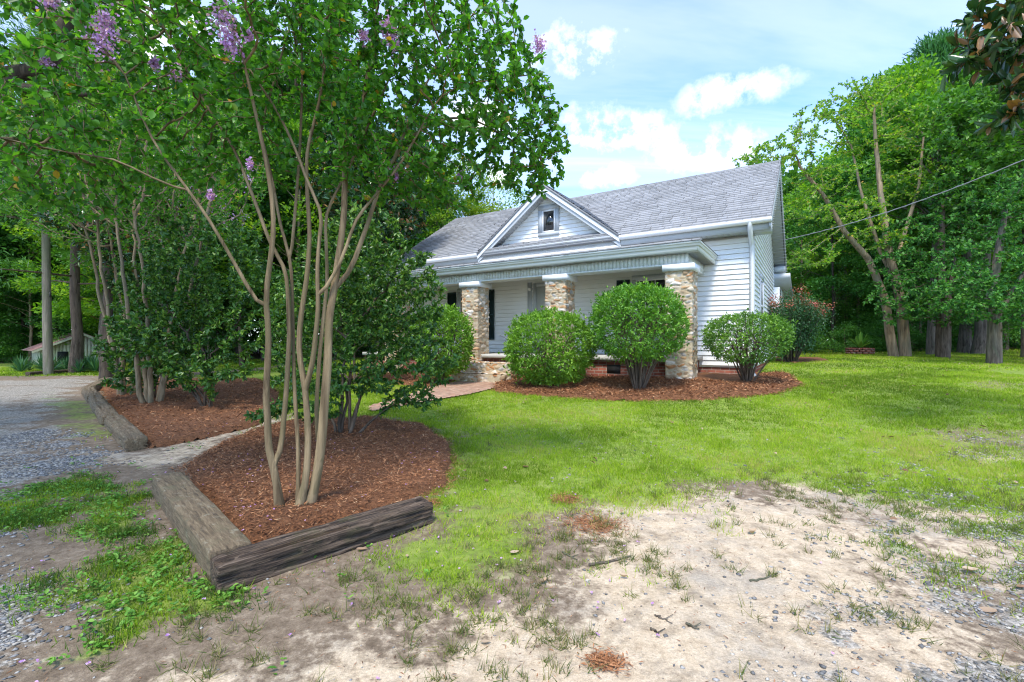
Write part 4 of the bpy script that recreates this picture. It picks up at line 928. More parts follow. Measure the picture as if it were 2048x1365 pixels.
# ---- clipped round shrubs along the house front
def clipped(name, u0, u1, vt, vb, vbase, Y, seed, label, leaf, n, L, stems=18, low=0.0, sq=1.0, open_=0.0):
    rg = np.random.default_rng(seed); uc = (u0 + u1) / 2; pT = P(uc, vt, Y); pB = P(uc, vb, Y); rx = (u1 - u0) / 2 / FPX * Y; rz_ = (pT[2] - pB[2]) / 2
    c = np.array([pT[0], Y, (pT[2] + pB[2]) / 2]); zb = CAMZ - (vbase - CV) / FPX * Y; zb = min(zb, g1(c[0], Y) + .12)
    v = norm(rg.normal(0, 1, (n, 3))); v[:, 2] = np.where((v[:, 2] < 0) & (rg.uniform(0, 1, n) < open_), -v[:, 2], v[:, 2])
    bump = 1 + (fbm(v[:, 0] * 3 + 5, v[:, 1] * 3 + v[:, 2] * 3, seed) - .5) * .20 + (fbm(v[:, 0] * 7 + 5, v[:, 1] * 7 + v[:, 2] * 7, seed + 3) - .5) * .34
    sup = (np.abs(v) ** (2.25)).sum(1) ** (-1 / 2.25)
    dep = 1 - np.abs(rg.normal(0, .085, n)); dep = np.where(rg.uniform(0, 1, n) < .12, rg.uniform(.5, 1, n), dep); dep = np.where(rg.uniform(0, 1, n) < .05, rg.uniform(1.02, 1.13, n), dep)
    Q = c + v * (sup * bump * dep)[:, None] * np.array([rx, rx * .95, rz_]) - np.array([c[0], Y, zb])
    k = 4; Q = np.repeat(Q, k, 0); V2 = np.repeat(v, k, 0); m_ = len(Q)
    D = norm(V2 * .7 + rg.normal(0, .65, (m_, 3)) + np.array([0, 0, .25])); N_ = norm(V2 * .5 + np.array([0, 0, .6]) + rg.normal(0, .5, (m_, 3))); s_ = rg.uniform(.6, 1.25, m_)
    tone = np.repeat(np.clip(fbm(v[:, 0] * 6 + 9, v[:, 1] * 6 + v[:, 2] * 6, seed + 5) * .8 - .1 + rg.uniform(-.1, .2, n), 0, 1), k)
    o = empty(name, (c[0], Y, zb), 0, label, 'shrub', 'clipped round shrubs in front of the cottage')
    cr = MB(); cr.leaves(Q + rg.normal(0, .012, Q.shape), D, N_, L * s_, L * .42 * s_, np.clip(tone + rg.uniform(0, .45, m_), 0, 1)); cr.build('foliage', MATS[leaf], o)
    st = MB()
    for i in range(stems):
        a = rg.uniform(0, 6.283); q = math.sqrt(rg.uniform(.02, 1)); e_ = np.array([math.cos(a) * q * rx * .85, math.sin(a) * q * rx * .8, c[2] - zb + rz_ * rg.uniform(-.3, .5)]); b0 = np.array([math.cos(a) * .12 * q, math.sin(a) * .12 * q, -.06])
        m1 = b0 + (e_ - b0) * .35 + np.array([0, 0, .08]) + rg.normal(0, .03, 3); m2 = b0 + (e_ - b0) * .7 + np.array([0, 0, .04]) + rg.normal(0, .03, 3)
        st.tube([b0, m1, m2, e_], [.02, .015, .011, .005], 5, 0, cap=False)
        for _ in range(3):
            f_ = e_ + rg.normal(0, .18, 3); st.tube([m2, (m2 + f_) / 2 + rg.normal(0, .02, 3), f_], [.008, .006, .003], 4, 0, cap=False)
    st.build('stems', MATS['bark_brown'], o, True)
    return o
clipped('round_shrub', 826, 941, 616, 752, 756, 12.1, 41, 'round clipped shrub left of the stone steps and left stone pillar', 'leaf_azalea', 3400, .072)
clipped('round_shrub', 1013, 1186, 624, 768, 772, 10.9, 42, 'dense round shrub clipped to the ground just right of the stone steps', 'leaf_azalea', 4600, .068)
clipped('round_shrub', 1186, 1367, 573, 722, 764, 9.9, 43, 'tallest bright green mushroom shaped shrub on bare stems, left of the right pillar', 'leaf_privet', 5200, .06, 34, open_=.12)
clipped('round_shrub', 1416, 1572, 629, 726, 754, 10.3, 44, 'low wide shrub with open leggy stems at the right front corner of the cottage', 'leaf_azalea_loose', 2700, .058, 30, open_=.12)
# reddish nandina beyond the corner
def nandina(x, y, seed):
    rg = np.random.default_rng(seed); o = empty('red_tipped_shrub', (x, y, g1(x, y)), 0, 'dark feathery shrub with reddish pink tips behind the right corner of the cottage', 'shrub')
    st = MB(); cr = MB()
    for i in range(46):
        a = rg.uniform(0, 6.283); q = math.sqrt(rg.uniform(0, 1)); e_ = np.array([math.cos(a) * q * 1.25, math.sin(a) * q * 1.15, 2.25 - q * .75 + rg.uniform(-.25, .2)])
        b0 = np.array([math.cos(a) * .12, math.sin(a) * .12, -.05]); m1 = b0 + (e_ - b0) * .5 + np.array([0, 0, .15]); st.tube([b0, m1, e_], [.02, .013, .005], 4, 0, cap=False)
        for t_, lo, hi, nn in ((.35, 0, .6, 90), (.6, 0, .6, 130), (.85, .1, .66, 130), (1.0, .68, 1, 55)):
            if t_ == 1.0 and (rg.uniform() < .35): lo, hi = 0.1, .65
            c = b0 + (e_ - b0) * t_ + np.array([0, 0, .1]); Q = c + rg.normal(0, 1, (nn, 3)) * np.array([.2, .2, .13]) * (1 if t_ < 1 else .55)
            cr.leaves(Q, norm(rg.normal(0, .8, (nn, 3)) + np.array([0, 0, -.2])), norm(np.array([0, 0, 1]) + rg.normal(0, .5, (nn, 3))), .075, .03, rg.uniform(lo, hi, nn), 0, 'diamond')
    st.build('stems', MATS['bark_dark'], o, True); cr.build('foliage', MATS['leaf_nandina'], o)
nandina(9.15, 15.4, 45)

# ================================================================ woods
rg = np.random.default_rng(77)
VD = dict(
  broad=tree_data(1, 17, 3.6, .24, .26, 64, 210, .30, .14, mat_leaf='leaf_holly'),
  tall=tree_data(2, 20, 3.3, .32, .26, 64, 210, .32, .17, mat_leaf='leaf_forest', bark='bark_dark'),
  deep=tree_data(3, 15, 3.4, .18, .24, 60, 210, .30, .12, mat_leaf='leaf_forest_deep'),
  low=tree_data(4, 9, 2.9, .12, .20, 52, 190, .27, .10, mat_leaf='leaf_forest_deep', bark='bark_tan'),
  bright=tree_data(5, 13, 3.4, .22, .22, 58, 190, .28, .14, mat_leaf='leaf_maple', bark='bark_tan'),
  yellow=tree_data(15, 13, 3.4, .25, .19, 64, 190, .30, .12, mat_leaf='leaf_yellow', bark='bark_tan'),
  pine=tree_data(6, 23, 2.9, .42, .42, 70, 300, .30, .22, mat_leaf='leaf_pine', bark='bark_brown', conifer=True),
  sapling=tree_data(8, 5.5, 1.7, .10, .16, 34, 150, .22, .05, mat_leaf='leaf_forest', bark='bark_tan'),
  under=tree_data(9, 2.6, 1.6, .02, .14, 26, 170, .22, .03, mat_leaf='leaf_forest', bark='bark_tan', limbs=False))
used = []
KL = dict(broad='medium green broadleaf tree', tall='tall slim broadleaf tree', deep='dark green shady tree', low='low spreading small tree', bright='bright yellow green tree', pine='tall long needled pine', yellow='airy pale yellow green tree', sapling='slender leafy sapling', under='leafy bush')
def wood(kind, x, y, sc, label, group, nm='forest_tree', cat='tree', gap=1.6):
    if any((x - a) ** 2 + (y - b_) ** 2 < gap * gap for a, b_ in used): return None
    used.append((x, y))
    if y > 33: label = label.replace('in the woods', 'deep in the woods').replace('between the trunks', 'far back between the trunks')
    return put_tree(nm, VD[kind], x, y, rg.uniform(0, 6.28), sc * rg.uniform(.88, 1.12), KL[kind] + ' ' + label, cat, group)
# right woods
GR = 'trees of the woods behind the right lawn'
for i in range(150):
    f = rg.uniform(); y = 24 + rg.uniform(0, 22); x = y * rg.uniform(.50, 1.32) + rg.uniform(-1, 1)
    if y < 26 and x < 16: continue
    k = ['broad', 'tall', 'bright', 'bright', 'pine', 'broad'][rg.integers(6)]
    cap_z = 1.45 + y * (450 if x / y > .78 else (300 if x / y > .68 else 160)) / 940.
    Hh = dict(broad=17, tall=20, deep=15, pine=23, bright=13)[k]; sc = min(1.3, cap_z / Hh)
    wood(k, x, y, sc, 'in the woods behind the right lawn', GR if k != 'pine' else 'pines in the right woods', 'forest_tree' if k != 'pine' else 'pine_tree', gap=2.3)
for i in range(150):
    y = 23.5 + rg.uniform(0, 12); x = y * rg.uniform(.50, 1.3)
    wood(['low', 'sapling', 'under', 'under', 'bright'][rg.integers(5)], x, y, rg.uniform(.6, 1.0), 'between the trunks of the right woods', 'understory of the right woods', 'understory_tree', gap=1.3)
# left woods
GL = 'trees of the woods behind the drive at the left'
for i in range(200):
    y = 22 + rg.uniform(0, 26); x = -y * rg.uniform(.16, 1.35)
    if y < 31 and -1.12 < x / y < -.83 and y < 31: continue
    if y < 26 and x > -9: continue
    k = ['broad', 'tall', 'deep', 'deep', 'bright'][rg.integers(5)]
    wood(k, x, y, 1.0 if x / y < -.28 else .62, 'in the woods behind the drive at the left', GL, gap=2.3)
for i in range(90):
    y = 27 + rg.uniform(0, 14); x = -y * rg.uniform(.2, 1.3)
    wood(['low', 'sapling', 'under', 'under', 'bright'][rg.integers(5)], x, y, rg.uniform(.6, 1.0), 'between the trunks of the left woods', 'understory of the left woods', 'understory_tree', gap=1.3)
for (x, y, k, sc) in [(-1.3, 30, 'yellow', .84), (-3.9, 28, 'yellow', .92), (-6.5, 27, 'bright', 1.05), (1.0, 34, 'yellow', .78), (-9.5, 26, 'broad', .85), (-5.2, 33, 'broad', .72), (9.5, 30, 'low', .8), (13, 34, 'low', .9), (6, 36, 'low', .75), (3, 36, 'low', .8)]:
    wood(k, x, y, sc, 'showing over the cottage roof', 'trees behind the cottage roof', gap=.5)

for i in range(26):
    x = rg.uniform(10.5, 24); y = 21.5 + rg.uniform(0, 2.5)
    if x > 14.5: y -= rg.uniform(0, 1.5)
    wood('under', x, y, rg.uniform(.35, .75), 'at the foot of the trees along the right lawn edge', 'bushes along the right wood edge', 'woodland_bush', 'bush', gap=1.0)
# two tall trees just outside the frame, left and behind: they shade the drive and the near bed
for (x, y, H_, sd_, lab) in [(-7.6, -2.6, 13, 301, 'tall shade tree standing left behind the viewpoint'), (-10.6, 2.2, 12.5, 302, 'tall shade tree left of the gravel drive outside the view')]:
    put_tree('shade_tree', tree_data(sd_, H_, 3.9, .52, .2, 60, 120, .3, .25, bark='bark_grey', mat_leaf='leaf_maple'), x, y, 0, 1, lab, 'tree')
# ---- single trees one can point at
def feature_tree(name, x, y, trunks, blobs, seed, label, leaf, L, W, per, bark, step=.25, kill=.4, infl=3.5, rmax=.02, shape='diamond', r0=.006, spread=.8, up=.5, jit=.2, group=None, droop=.1):
    """trunks: list of (list of world points, r0, r1)"""
    rg = np.random.default_rng(seed); zb = g1(x, y); N_, Pa, Fx = [], [], []; org = np.array([x, y, zb])
    for pts, ra, rb in trunks:
        pts = np.array(pts, float); L_ = np.concatenate([[0], np.cumsum(np.linalg.norm(np.diff(pts, axis=0), axis=1))]); q = np.arange(0, L_[-1], step)
        S = np.stack([np.interp(q, L_, pts[:, i]) for i in range(3)], 1) + np.cumsum(rg.normal(0, step * .022, (len(q), 3)), 0) * (np.arange(len(q)) > 0)[:, None]
        prev = -1
        if N_:
            dd = np.linalg.norm(np.array(N_) + org - S[0], axis=1); 
            if dd.min() < .25: prev = int(dd.argmin())
        for i, s_ in enumerate(S):
            if i == 0 and prev >= 0: continue
            N_.append(s_ - org); Pa.append(prev); Fx.append(ra + (rb - ra) * i / len(S)); prev = len(N_) - 1
    att = np.vstack([ell(n, np.array(c) - org, r, rg) for c, r, n in blobs])
    nd, pa = colonize(N_, Pa, att, step, kill, infl, 80, (0, 0, .04), jit, rg); rad, ch = radii(nd, pa, r0, 2.3, Fx)
    o = empty(name, org, 0, label, 'tree', group)
    mb = MB(); skel_mesh(mb, nd, pa, rad, (10, 5, 3)); mb.build('trunk', MATS[bark], o, True)
    cr = MB(); k = twig_leaves(cr, nd, pa, np.where(np.arange(len(nd)) < len(N_), 1, rad), rmax, per, L, W, spread, rg, shape, up, droop); cr.build('crown', MATS[leaf], o)
    print(name, len(nd), k); return o
def W(u, v, Y): return tuple(P(u, v, Y))
b0 = W(1790, 718, 18)
feature_tree('maple_tree', b0[0], 18.0, [([W(1788, 722, 18), W(1772, 600, 18), W(1740, 520, 18), W(1690, 460, 17.8), W(1650, 390, 17.6), W(1600, 330, 17.4)], .17, .045),
    ([W(1812, 722, 18.1), W(1803, 600, 18.1), W(1780, 510, 18.1), W(1765, 420, 18.2), W(1750, 300, 18.3), W(1745, 220, 18.3)], .20, .045), ([W(1790, 560, 18.1), W(1760, 500, 18.4), W(1720, 380, 18.8), W(1700, 280, 18.8)], .09, .03), ([W(1800, 500, 18.1), W(1840, 380, 18.2), W(1850, 270, 18.2)], .08, .03)],
    [(W(1575, 300, 17.2), (1.1, 1.4, .7), 190), (W(1515, 310, 17.0), (.8, 1.2, .4), 80), (W(1630, 240, 17.8), (1.0, 1.4, .6), 190), (W(1650, 350, 17.5), (1.2, 1.4, .6), 190), (W(1700, 200, 18.3), (1.2, 1.5, .7), 230), (W(1760, 185, 18.5), (1.2, 1.5, .6), 230), (W(1740, 280, 18.5), (1.4, 1.5, .6), 230), (W(1810, 250, 18.4), (1.0, 1.4, .8), 200), (W(1690, 420, 17.8), (1.5, 1.4, .5), 170), (W(1820, 360, 18.3), (1.2, 1.4, .8), 190), (W(1600, 430, 17.5), (1.1, 1.3, .4), 110), (W(1610, 520, 17.8), (1.1, 1.5, .6), 90), (W(1760, 470, 17.6), (1.2, 1.2, .5), 110)],
    51, 'twin trunked yellow green tree spreading over the right lawn edge', 'leaf_maple', .115, .065, 10, 'bark_tan', step=.22, kill=.28)
feature_tree('holly_tree', W(1886, 716, 17.2)[0], 17.2, [([W(1886, 718, 17.2), W(1884, 640, 17.2), W(1880, 540, 17.2), W(1885, 400, 17.3)], .22, .06), ([W(1893, 718, 17.3), W(1896, 640, 17.3), W(1910, 500, 17.4)], .13, .05)],
    [(W(1850, 520, 17), (2.0, 1.8, 1.8), 480), (W(1930, 420, 17.4), (1.7, 1.7, 1.8), 420), (W(1800, 600, 16.9), (1.1, 1.2, .9), 220), (W(1890, 610, 16.6), (1.8, 1.5, .75), 420)],
    52, 'dark leaved tree with fluted brown trunk, just right of the twin trunked tree', 'leaf_holly', .13, .07, 13, 'bark_brown', kill=.3)
feature_tree('holly_tree', W(1990, 728, 14)[0], 14.0, [([W(1988, 730, 14), W(1988, 650, 14), W(1990, 560, 14), W(2010, 420, 14)], .19, .06), ([W(1992, 640, 14), W(2040, 560, 13.8), W(2090, 500, 13.6)], .08, .03)],
    [(W(1985, 540, 13.9), (1.7, 1.6, 1.1), 420), (W(2070, 440, 14), (1.7, 1.7, 1.8), 520), (W(1945, 590, 13.4), (1.2, 1.1, .75), 330), (W(2060, 610, 13.4), (1.4, 1.2, .7), 330), (W(2150, 560, 14), (1.6, 1.6, 1.6), 200)],
    53, 'holly with dense low green crown nearest the right edge of the lawn', 'leaf_holly', .11, .06, 14, 'bark_grey', step=.2, kill=.26)
feature_tree('forest_tree', W(2060, 712, 17)[0], 17.0, [([W(2060, 715, 17), W(2060, 500, 17), W(2040, 250, 17)], .25, .07)],
    [(W(1990, 260, 16.5), (2.2, 2, 2.3), 520), (W(2100, 230, 17), (2.6, 2.3, 3.0), 520), (W(1960, 360, 16.5), (1.6, 1.6, 1.4), 260), (W(2030, 360, 16), (2, 1.6, 1.4), 300)],
    54, 'tall light green tree towering over the hollies at the right edge', 'leaf_forest', .16, .085, 13, 'bark_grey', kill=.32)
for (u, Y, r_, H_, lab) in [(1930, 21, .24, 11.5, 'thick grey trunk between the two hollies, slightly leaning'), (1963, 20, .29, 13, 'thickest scaly grey pine trunk behind the hollies'), (1868, 19.5, .2, 10.5, 'dark straight trunk left of the first holly')]:
    d_ = tree_data(int(u), H_, 3.0, .42, .24, 44, 200, .3, r_, bark='bark_grey', lean=.5, mat_leaf='leaf_forest')
    put_tree('forest_tree', d_, (u - CU) / FPX * Y, Y, 0, 1, lab, 'tree')
d_ = tree_data(90, 19, 3.2, .35, .46, 90, 330, .3, .26, bark='bark_brown', mat_leaf='leaf_pine', conifer=True)
put_tree('pine_tree', d_, (1872 - CU) / FPX * 29, 29, 0, 1, 'pine with pointed blue green top rising highest above the right woods', 'tree')
# left: hemlock with tall straight trunk
d_ = tree_data(91, 19, 3.8, .17, .30, 95, 330, .34, .19, bark='bark_brown', mat_leaf='leaf_forest_deep', conifer=True)
put_tree('hemlock_tree', d_, (150 - CU) / FPX * 18.6, 18.6, 0, 1, 'tall conifer with straight dark trunk growing between the yuccas', 'tree')
# left oak reaching in from outside the frame
feature_tree('oak_tree', -9.2, 6.5, [([(-9.2, 6.5, -.2), (-9.0, 6.5, 3.0), W(-60, 190, 7), W(0, 158, 7), W(60, 150, 7.1), W(108, 130, 7.1), W(122, 60, 7.2), W(160, 20, 7.3), W(200, -60, 7.4)], .26, .06), ([W(5, 160, 7), W(50, 178, 7), W(120, 185, 7.1), W(200, 190, 7.2)], .08, .03)],
    [((-6.4, 7.4, 6.4), (1.4, 1.4, 1.0), 260), ((-8.0, 7.6, 6.2), (1.3, 1.5, 1.0), 260), ((-7.3, 7.5, 4.9), (.9, 1.0, .35), 60)], 55, 'oak reaching in from the left edge with crooked dark limbs', 'leaf_maple', .11, .06, 9, 'bark_dark', step=.17, kill=.24, infl=2.2)
for (x, y, H_, sd_, lab) in [(-17.5, 20, 12.5, 56, 'sunlit yellow green tree behind the utility pole'), (-12.5, 16.5, 11, 57, 'sunlit yellow green tree rising behind the second mulch bed')]:
    feature_tree('maple_tree', x, y, [([(x, y, -.1), (x + .2, y, 4), (x, y, 8.5)], .2, .06)], [((x, y, H_ * .75), (3.2, 2.6, 2.4), 620), ((x + 1.5, y - .5, H_ * .55), (2.2, 2, 1.5), 260), ((x - 2, y, H_ * .55), (2, 2, 1.5), 260)], sd_, lab, 'leaf_maple', .17, .09, 12, 'bark_grey', kill=.34)
# magnolias
feature_tree('magnolia_tree', -12.6, 14.6, [([(-12.6, 14.6, -.1), (-12.5, 14.6, 4.5)], .2, .08)], [(W(190, 420, 14.2), (1.5, 1.4, 1.2), 330), (W(270, 480, 14.4), (1.5, 1.4, 1.4), 330), (W(330, 360, 14.4), (1.5, 1.4, 1.2), 260)], 58, 'dark magnolia filling the gap behind the second mulch bed', 'leaf_magnolia', .19, .075, 12, 'bark_dark', kill=.3, shape='oval')
feature_tree('magnolia_tree', -4.9, 17.6, [([(-4.9, 17.6, .2), (-4.9, 17.5, 6)], .2, .08)], [(W(790, 330, 17), (1.5, 1.4, 1.9), 420), (W(740, 430, 17), (1.7, 1.4, 1.6), 420), (W(800, 420, 17), (1.1, 1.2, 1.2), 240), (W(680, 330, 17.5), (1.8, 1.5, 2.0), 360)], 59, 'brown backed magnolia behind the left end of the cottage roof', 'leaf_magnolia', .20, .085, 13, 'bark_dark', kill=.3, shape='oval')
feature_tree('magnolia_tree', 8.3, 5.4, [([(8.3, 5.4, 0), (8.1, 5.4, 3.2)], .2, .14), ([(8.1, 5.4, 3.2), (7.0, 5.3, 4.1), W(2060, 60, 5.1), W(1990, 60, 5.0)], .09, .02), ([(8.1, 5.4, 3.2), (7.0, 5.3, 3.6), W(2100, 200, 5.1), W(2020, 190, 5.0)], .08, .02)],
    [(W(1995, 55, 5.0), (.34, .4, .30), 60), (W(1950, 110, 5.0), (.26, .35, .24), 46), (W(2030, 130, 5.0), (.28, .4, .36), 60), (W(2010, 232, 5.0), (.16, .3, .14), 22), (W(2060, 40, 5.2), (.4, .5, .45), 60), (W(2080, 200, 5.2), (.3, .4, .35), 40), ((7.2, 5.4, 5.6), (1, 1, .9), 90)], 60,
    'magnolia branches with big brown backed leaves at the top right corner', 'leaf_magnolia', .155, .062, 7, 'bark_grey', step=.12, kill=.13, infl=1.2, rmax=.012, shape='oval', r0=.005, spread=.7, droop=-.05)

# distant wood that closes every gap between the single trees
def far_wood(name, ang0, ang1, r0_, r1_, H_, n, label, seed, leaf='leaf_forest'):
    rg = np.random.default_rng(seed); mb = MB(); a = rg.uniform(ang0, ang1, n); r_ = rg.uniform(r0_, r1_, n); x = r_ * np.sin(a); y = r_ * np.cos(a)
    top = H_ * (.72 + .5 * fbm(a * 24, a * 0, seed)); z = gh(x, y) + top * rg.uniform(0, 1, n) ** .8
    D = norm(rg.normal(0, 1, (n, 3))); s_ = rg.uniform(.6, 1.4, n)
    mb.leaves(np.stack([x, y, z], 1), D, norm(rg.normal(0, .6, (n, 3)) + np.array([0, -.6, .6])), .62 * s_, .40 * s_, rg.uniform(0, 1, n), 0, 'diamond')
    o = mb.build(name, MATS[leaf]); tag(o, label, 'woods', None, 'stuff')
far_wood('distant_woods', R(27), R(62), 48, 60, 17, 52000, 'dense far wood closing the gaps behind the right trees', 3)
far_wood('distant_woods', R(-62), R(-9), 50, 62, 20, 62000, 'dense far wood closing the gaps behind the left trees', 4)
far_wood('distant_woods', R(-9), R(27), 52, 60, 8, 14000, 'low far wood behind the cottage', 5)

# ================================================================ shed, pole, yuccas, planter, wire
SX, SY = -24.75, 27.0
shed = empty('garden_shed', (SX, SY, .05), R(52), 'low old shed with rusty pink tin roof and pale plank walls behind the yuccas', 'shed')
m1 = MB()
for i in range(22): m1.bb(-1.65 + i * .15, -1.65 + i * .15 + .143, -.03 + (i % 3) * .004, .0, 0, 1.05 + .85 * (1 - abs(-1.58 + i * .15) / 1.7))
for i in range(18): m1.bb(-1.68, -1.65, .0 + i * .16, .15 + i * .16, 0, 1.05)
for i in range(18): m1.bb(1.65, 1.68, .0 + i * .16, .15 + i * .16, 0, 1.05)
m1.build('plank_wall', MATS['shed_wall'], shed)
m1 = MB()
for sg in (-1, 1):
    for i in range(40):
        y0 = -.35 + i * .09; zz_ = .012 * (i % 2)
        m1.prism([(0, y0, 1.93 + zz_), (sg * 2.05, y0, .92 + zz_), (sg * 2.05, y0, .90 + zz_), (0, y0, 1.91 + zz_)], (0, .09, 0))
m1.build('tin_roof', MATS['tin_roof'], shed)
m1 = MB()
for sg in (-1, 1): m1.prism([(0, -.37, 1.90), (sg * 2.03, -.37, .89), (sg * 2.03, -.37, .77), (0, -.37, 1.78)], (0, .03, 0))
m1.build('barge_board', MATS['shed_wall'], shed)
m1 = MB(); m1.bb(-1.0, -.55, -.045, -.035, .35, .85); m1.build('window', MATS['dark_interior'], shed)
pz = g1(-17.45, 17.6); o = empty('utility_pole', (-17.45, 17.6, pz), 0, 'weathered grey wooden utility pole at the edge of the gravel drive', 'pole')
MB().tube([(0.1, 0, -.2), (.04, 0, 2), (0, 0, 5), (-.03, 0, 9)], [.155, .135, .12, .10], 14).build('pole', MATS['wood_pole'], o, True)
m1 = MB().bb(.13, .17, -.03, .03, 2.9, 3.1); m1.build('bracket', MATS['metal_dark'], o)
def yucca_data(seed, n=46, L=.75, W_=.055):
    rg = np.random.default_rng(seed); a = rg.uniform(0, 6.283, n); el = rg.uniform(.15, 1.5, n); mb = MB()
    for i in range(n):
        d_ = np.array([math.cos(a[i]) * math.cos(el[i]), math.sin(a[i]) * math.cos(el[i]), math.sin(el[i])]); s_ = np.cross(d_, (0, 0, 1)); s_ /= np.linalg.norm(s_) + 1e-6; l = L * rg.uniform(.7, 1.1)
        b_ = np.array([0, 0, .05]); p1 = b_ + d_ * l * .5; p2 = b_ + d_ * l - np.array([0, 0, l * .12 * math.cos(el[i])]); w_ = W_ / 2; r_ = rg.uniform()
        mb.add([b_ - s_ * w_ * .6, b_ + s_ * w_ * .6, p1 + s_ * w_, p1 - s_ * w_, p2], [(0, 1, 2, 3)], 0, r_); mb.add([p1 - s_ * w_, p1 + s_ * w_, p2], [(0, 1, 2)], 0, r_)
    return mb.data('yucca', MATS['leaf_yucca'])
yd = [yucca_data(s_) for s_ in (1, 2, 3)]
rg = np.random.default_rng(9)
for i in range(26):
    u = rg.uniform(38, 205); Y = rg.uniform(18.2, 20.6); x = (u - CU) / FPX * Y
    o = bpy.data.objects.new('yucca', yd[i % 3]); COL.objects.link(o); o.location = (x, Y, g1(x, Y)); o.rotation_euler = (0, 0, rg.uniform(0, 6)); s_ = rg.uniform(.75, 1.15); o.scale = (s_, s_, s_)
    tag(o, 'spiky dark green yucca in the clump before the old shed', 'plant', 'yuccas round the utility pole and the shed')
px_, py_ = (1720 - CU) / FPX * 20.3, 20.3; pl = empty('brick_planter', (px_, py_, g1(px_, py_)), 0, 'round red brick planter on the far edge of the right lawn', 'planter')
m1 = MB()
for k in range(3):
    for i in range(14):
        a = (i + .5 * (k % 2)) / 14 * 6.283; m1.box((0, 0, 0), (.12, .17, .085), 0); m1.V[-1] = (m1.V[-1] @ np.array(Matrix.Rotation(-a, 3, 'Z'))) + np.array([math.cos(a) * .45, math.sin(a) * .45, .04 + k * .095])
m1.build('brick_ring', MATS['brick_red'], pl)
MB().tube([(0, 0, .0), (0, 0, .22)], .40, 16).build('soil', MATS['mulch'], pl)
o = bpy.data.objects.new('leafy_plant', yucca_data(12, 34, .8, .13)); COL.objects.link(o); o.location = (px_, py_, g1(px_, py_) + .2); tag(o, 'bright green broad leaved plant growing in the brick planter', 'plant'); o.data.materials[0] = MATS['weed_leaf']
# service wire
a = np.array([*H2W(.35, 6.9), 4.55]); c_ = np.array([17.5, 14.0, 6.9]); b_ = np.array([34, 6, 10.5])
pts = [a + (c_ - a) * t_ - np.array([0, 0, .5 * 4 * t_ * (1 - t_)]) for t_ in np.linspace(0, 1, 24)] + [c_ + (b_ - c_) * t_ for t_ in np.linspace(.1, 1, 6)]
wq = np.array([(9.95, 17.5, 5.2), (10.1, 14.8, 5.02), (10.2, 12.3, 4.97), (10.35, 9.5, 5.13), (10.5, 6.5, 5.5), (10.7, 2.5, 6.2)]); wt = np.linspace(0, 5, 70); pts = [np.array([np.polyval(np.polyfit(np.arange(6), wq[:, c_], 3), t_) for c_ in range(3)]) for t_ in wt]
m1 = MB(); m1.tube(pts, .010, 5); m1.tube([p_ + np.array([0, .02 * math.cos(i * 2.2), .02 * math.sin(i * 2.2)]) for i, p_ in enumerate(pts)], .006, 4)
tag(m1.build('service_wire', MATS['wire_grey']), 'grey twisted service wire running from the cottage gable to the upper right', 'wire')

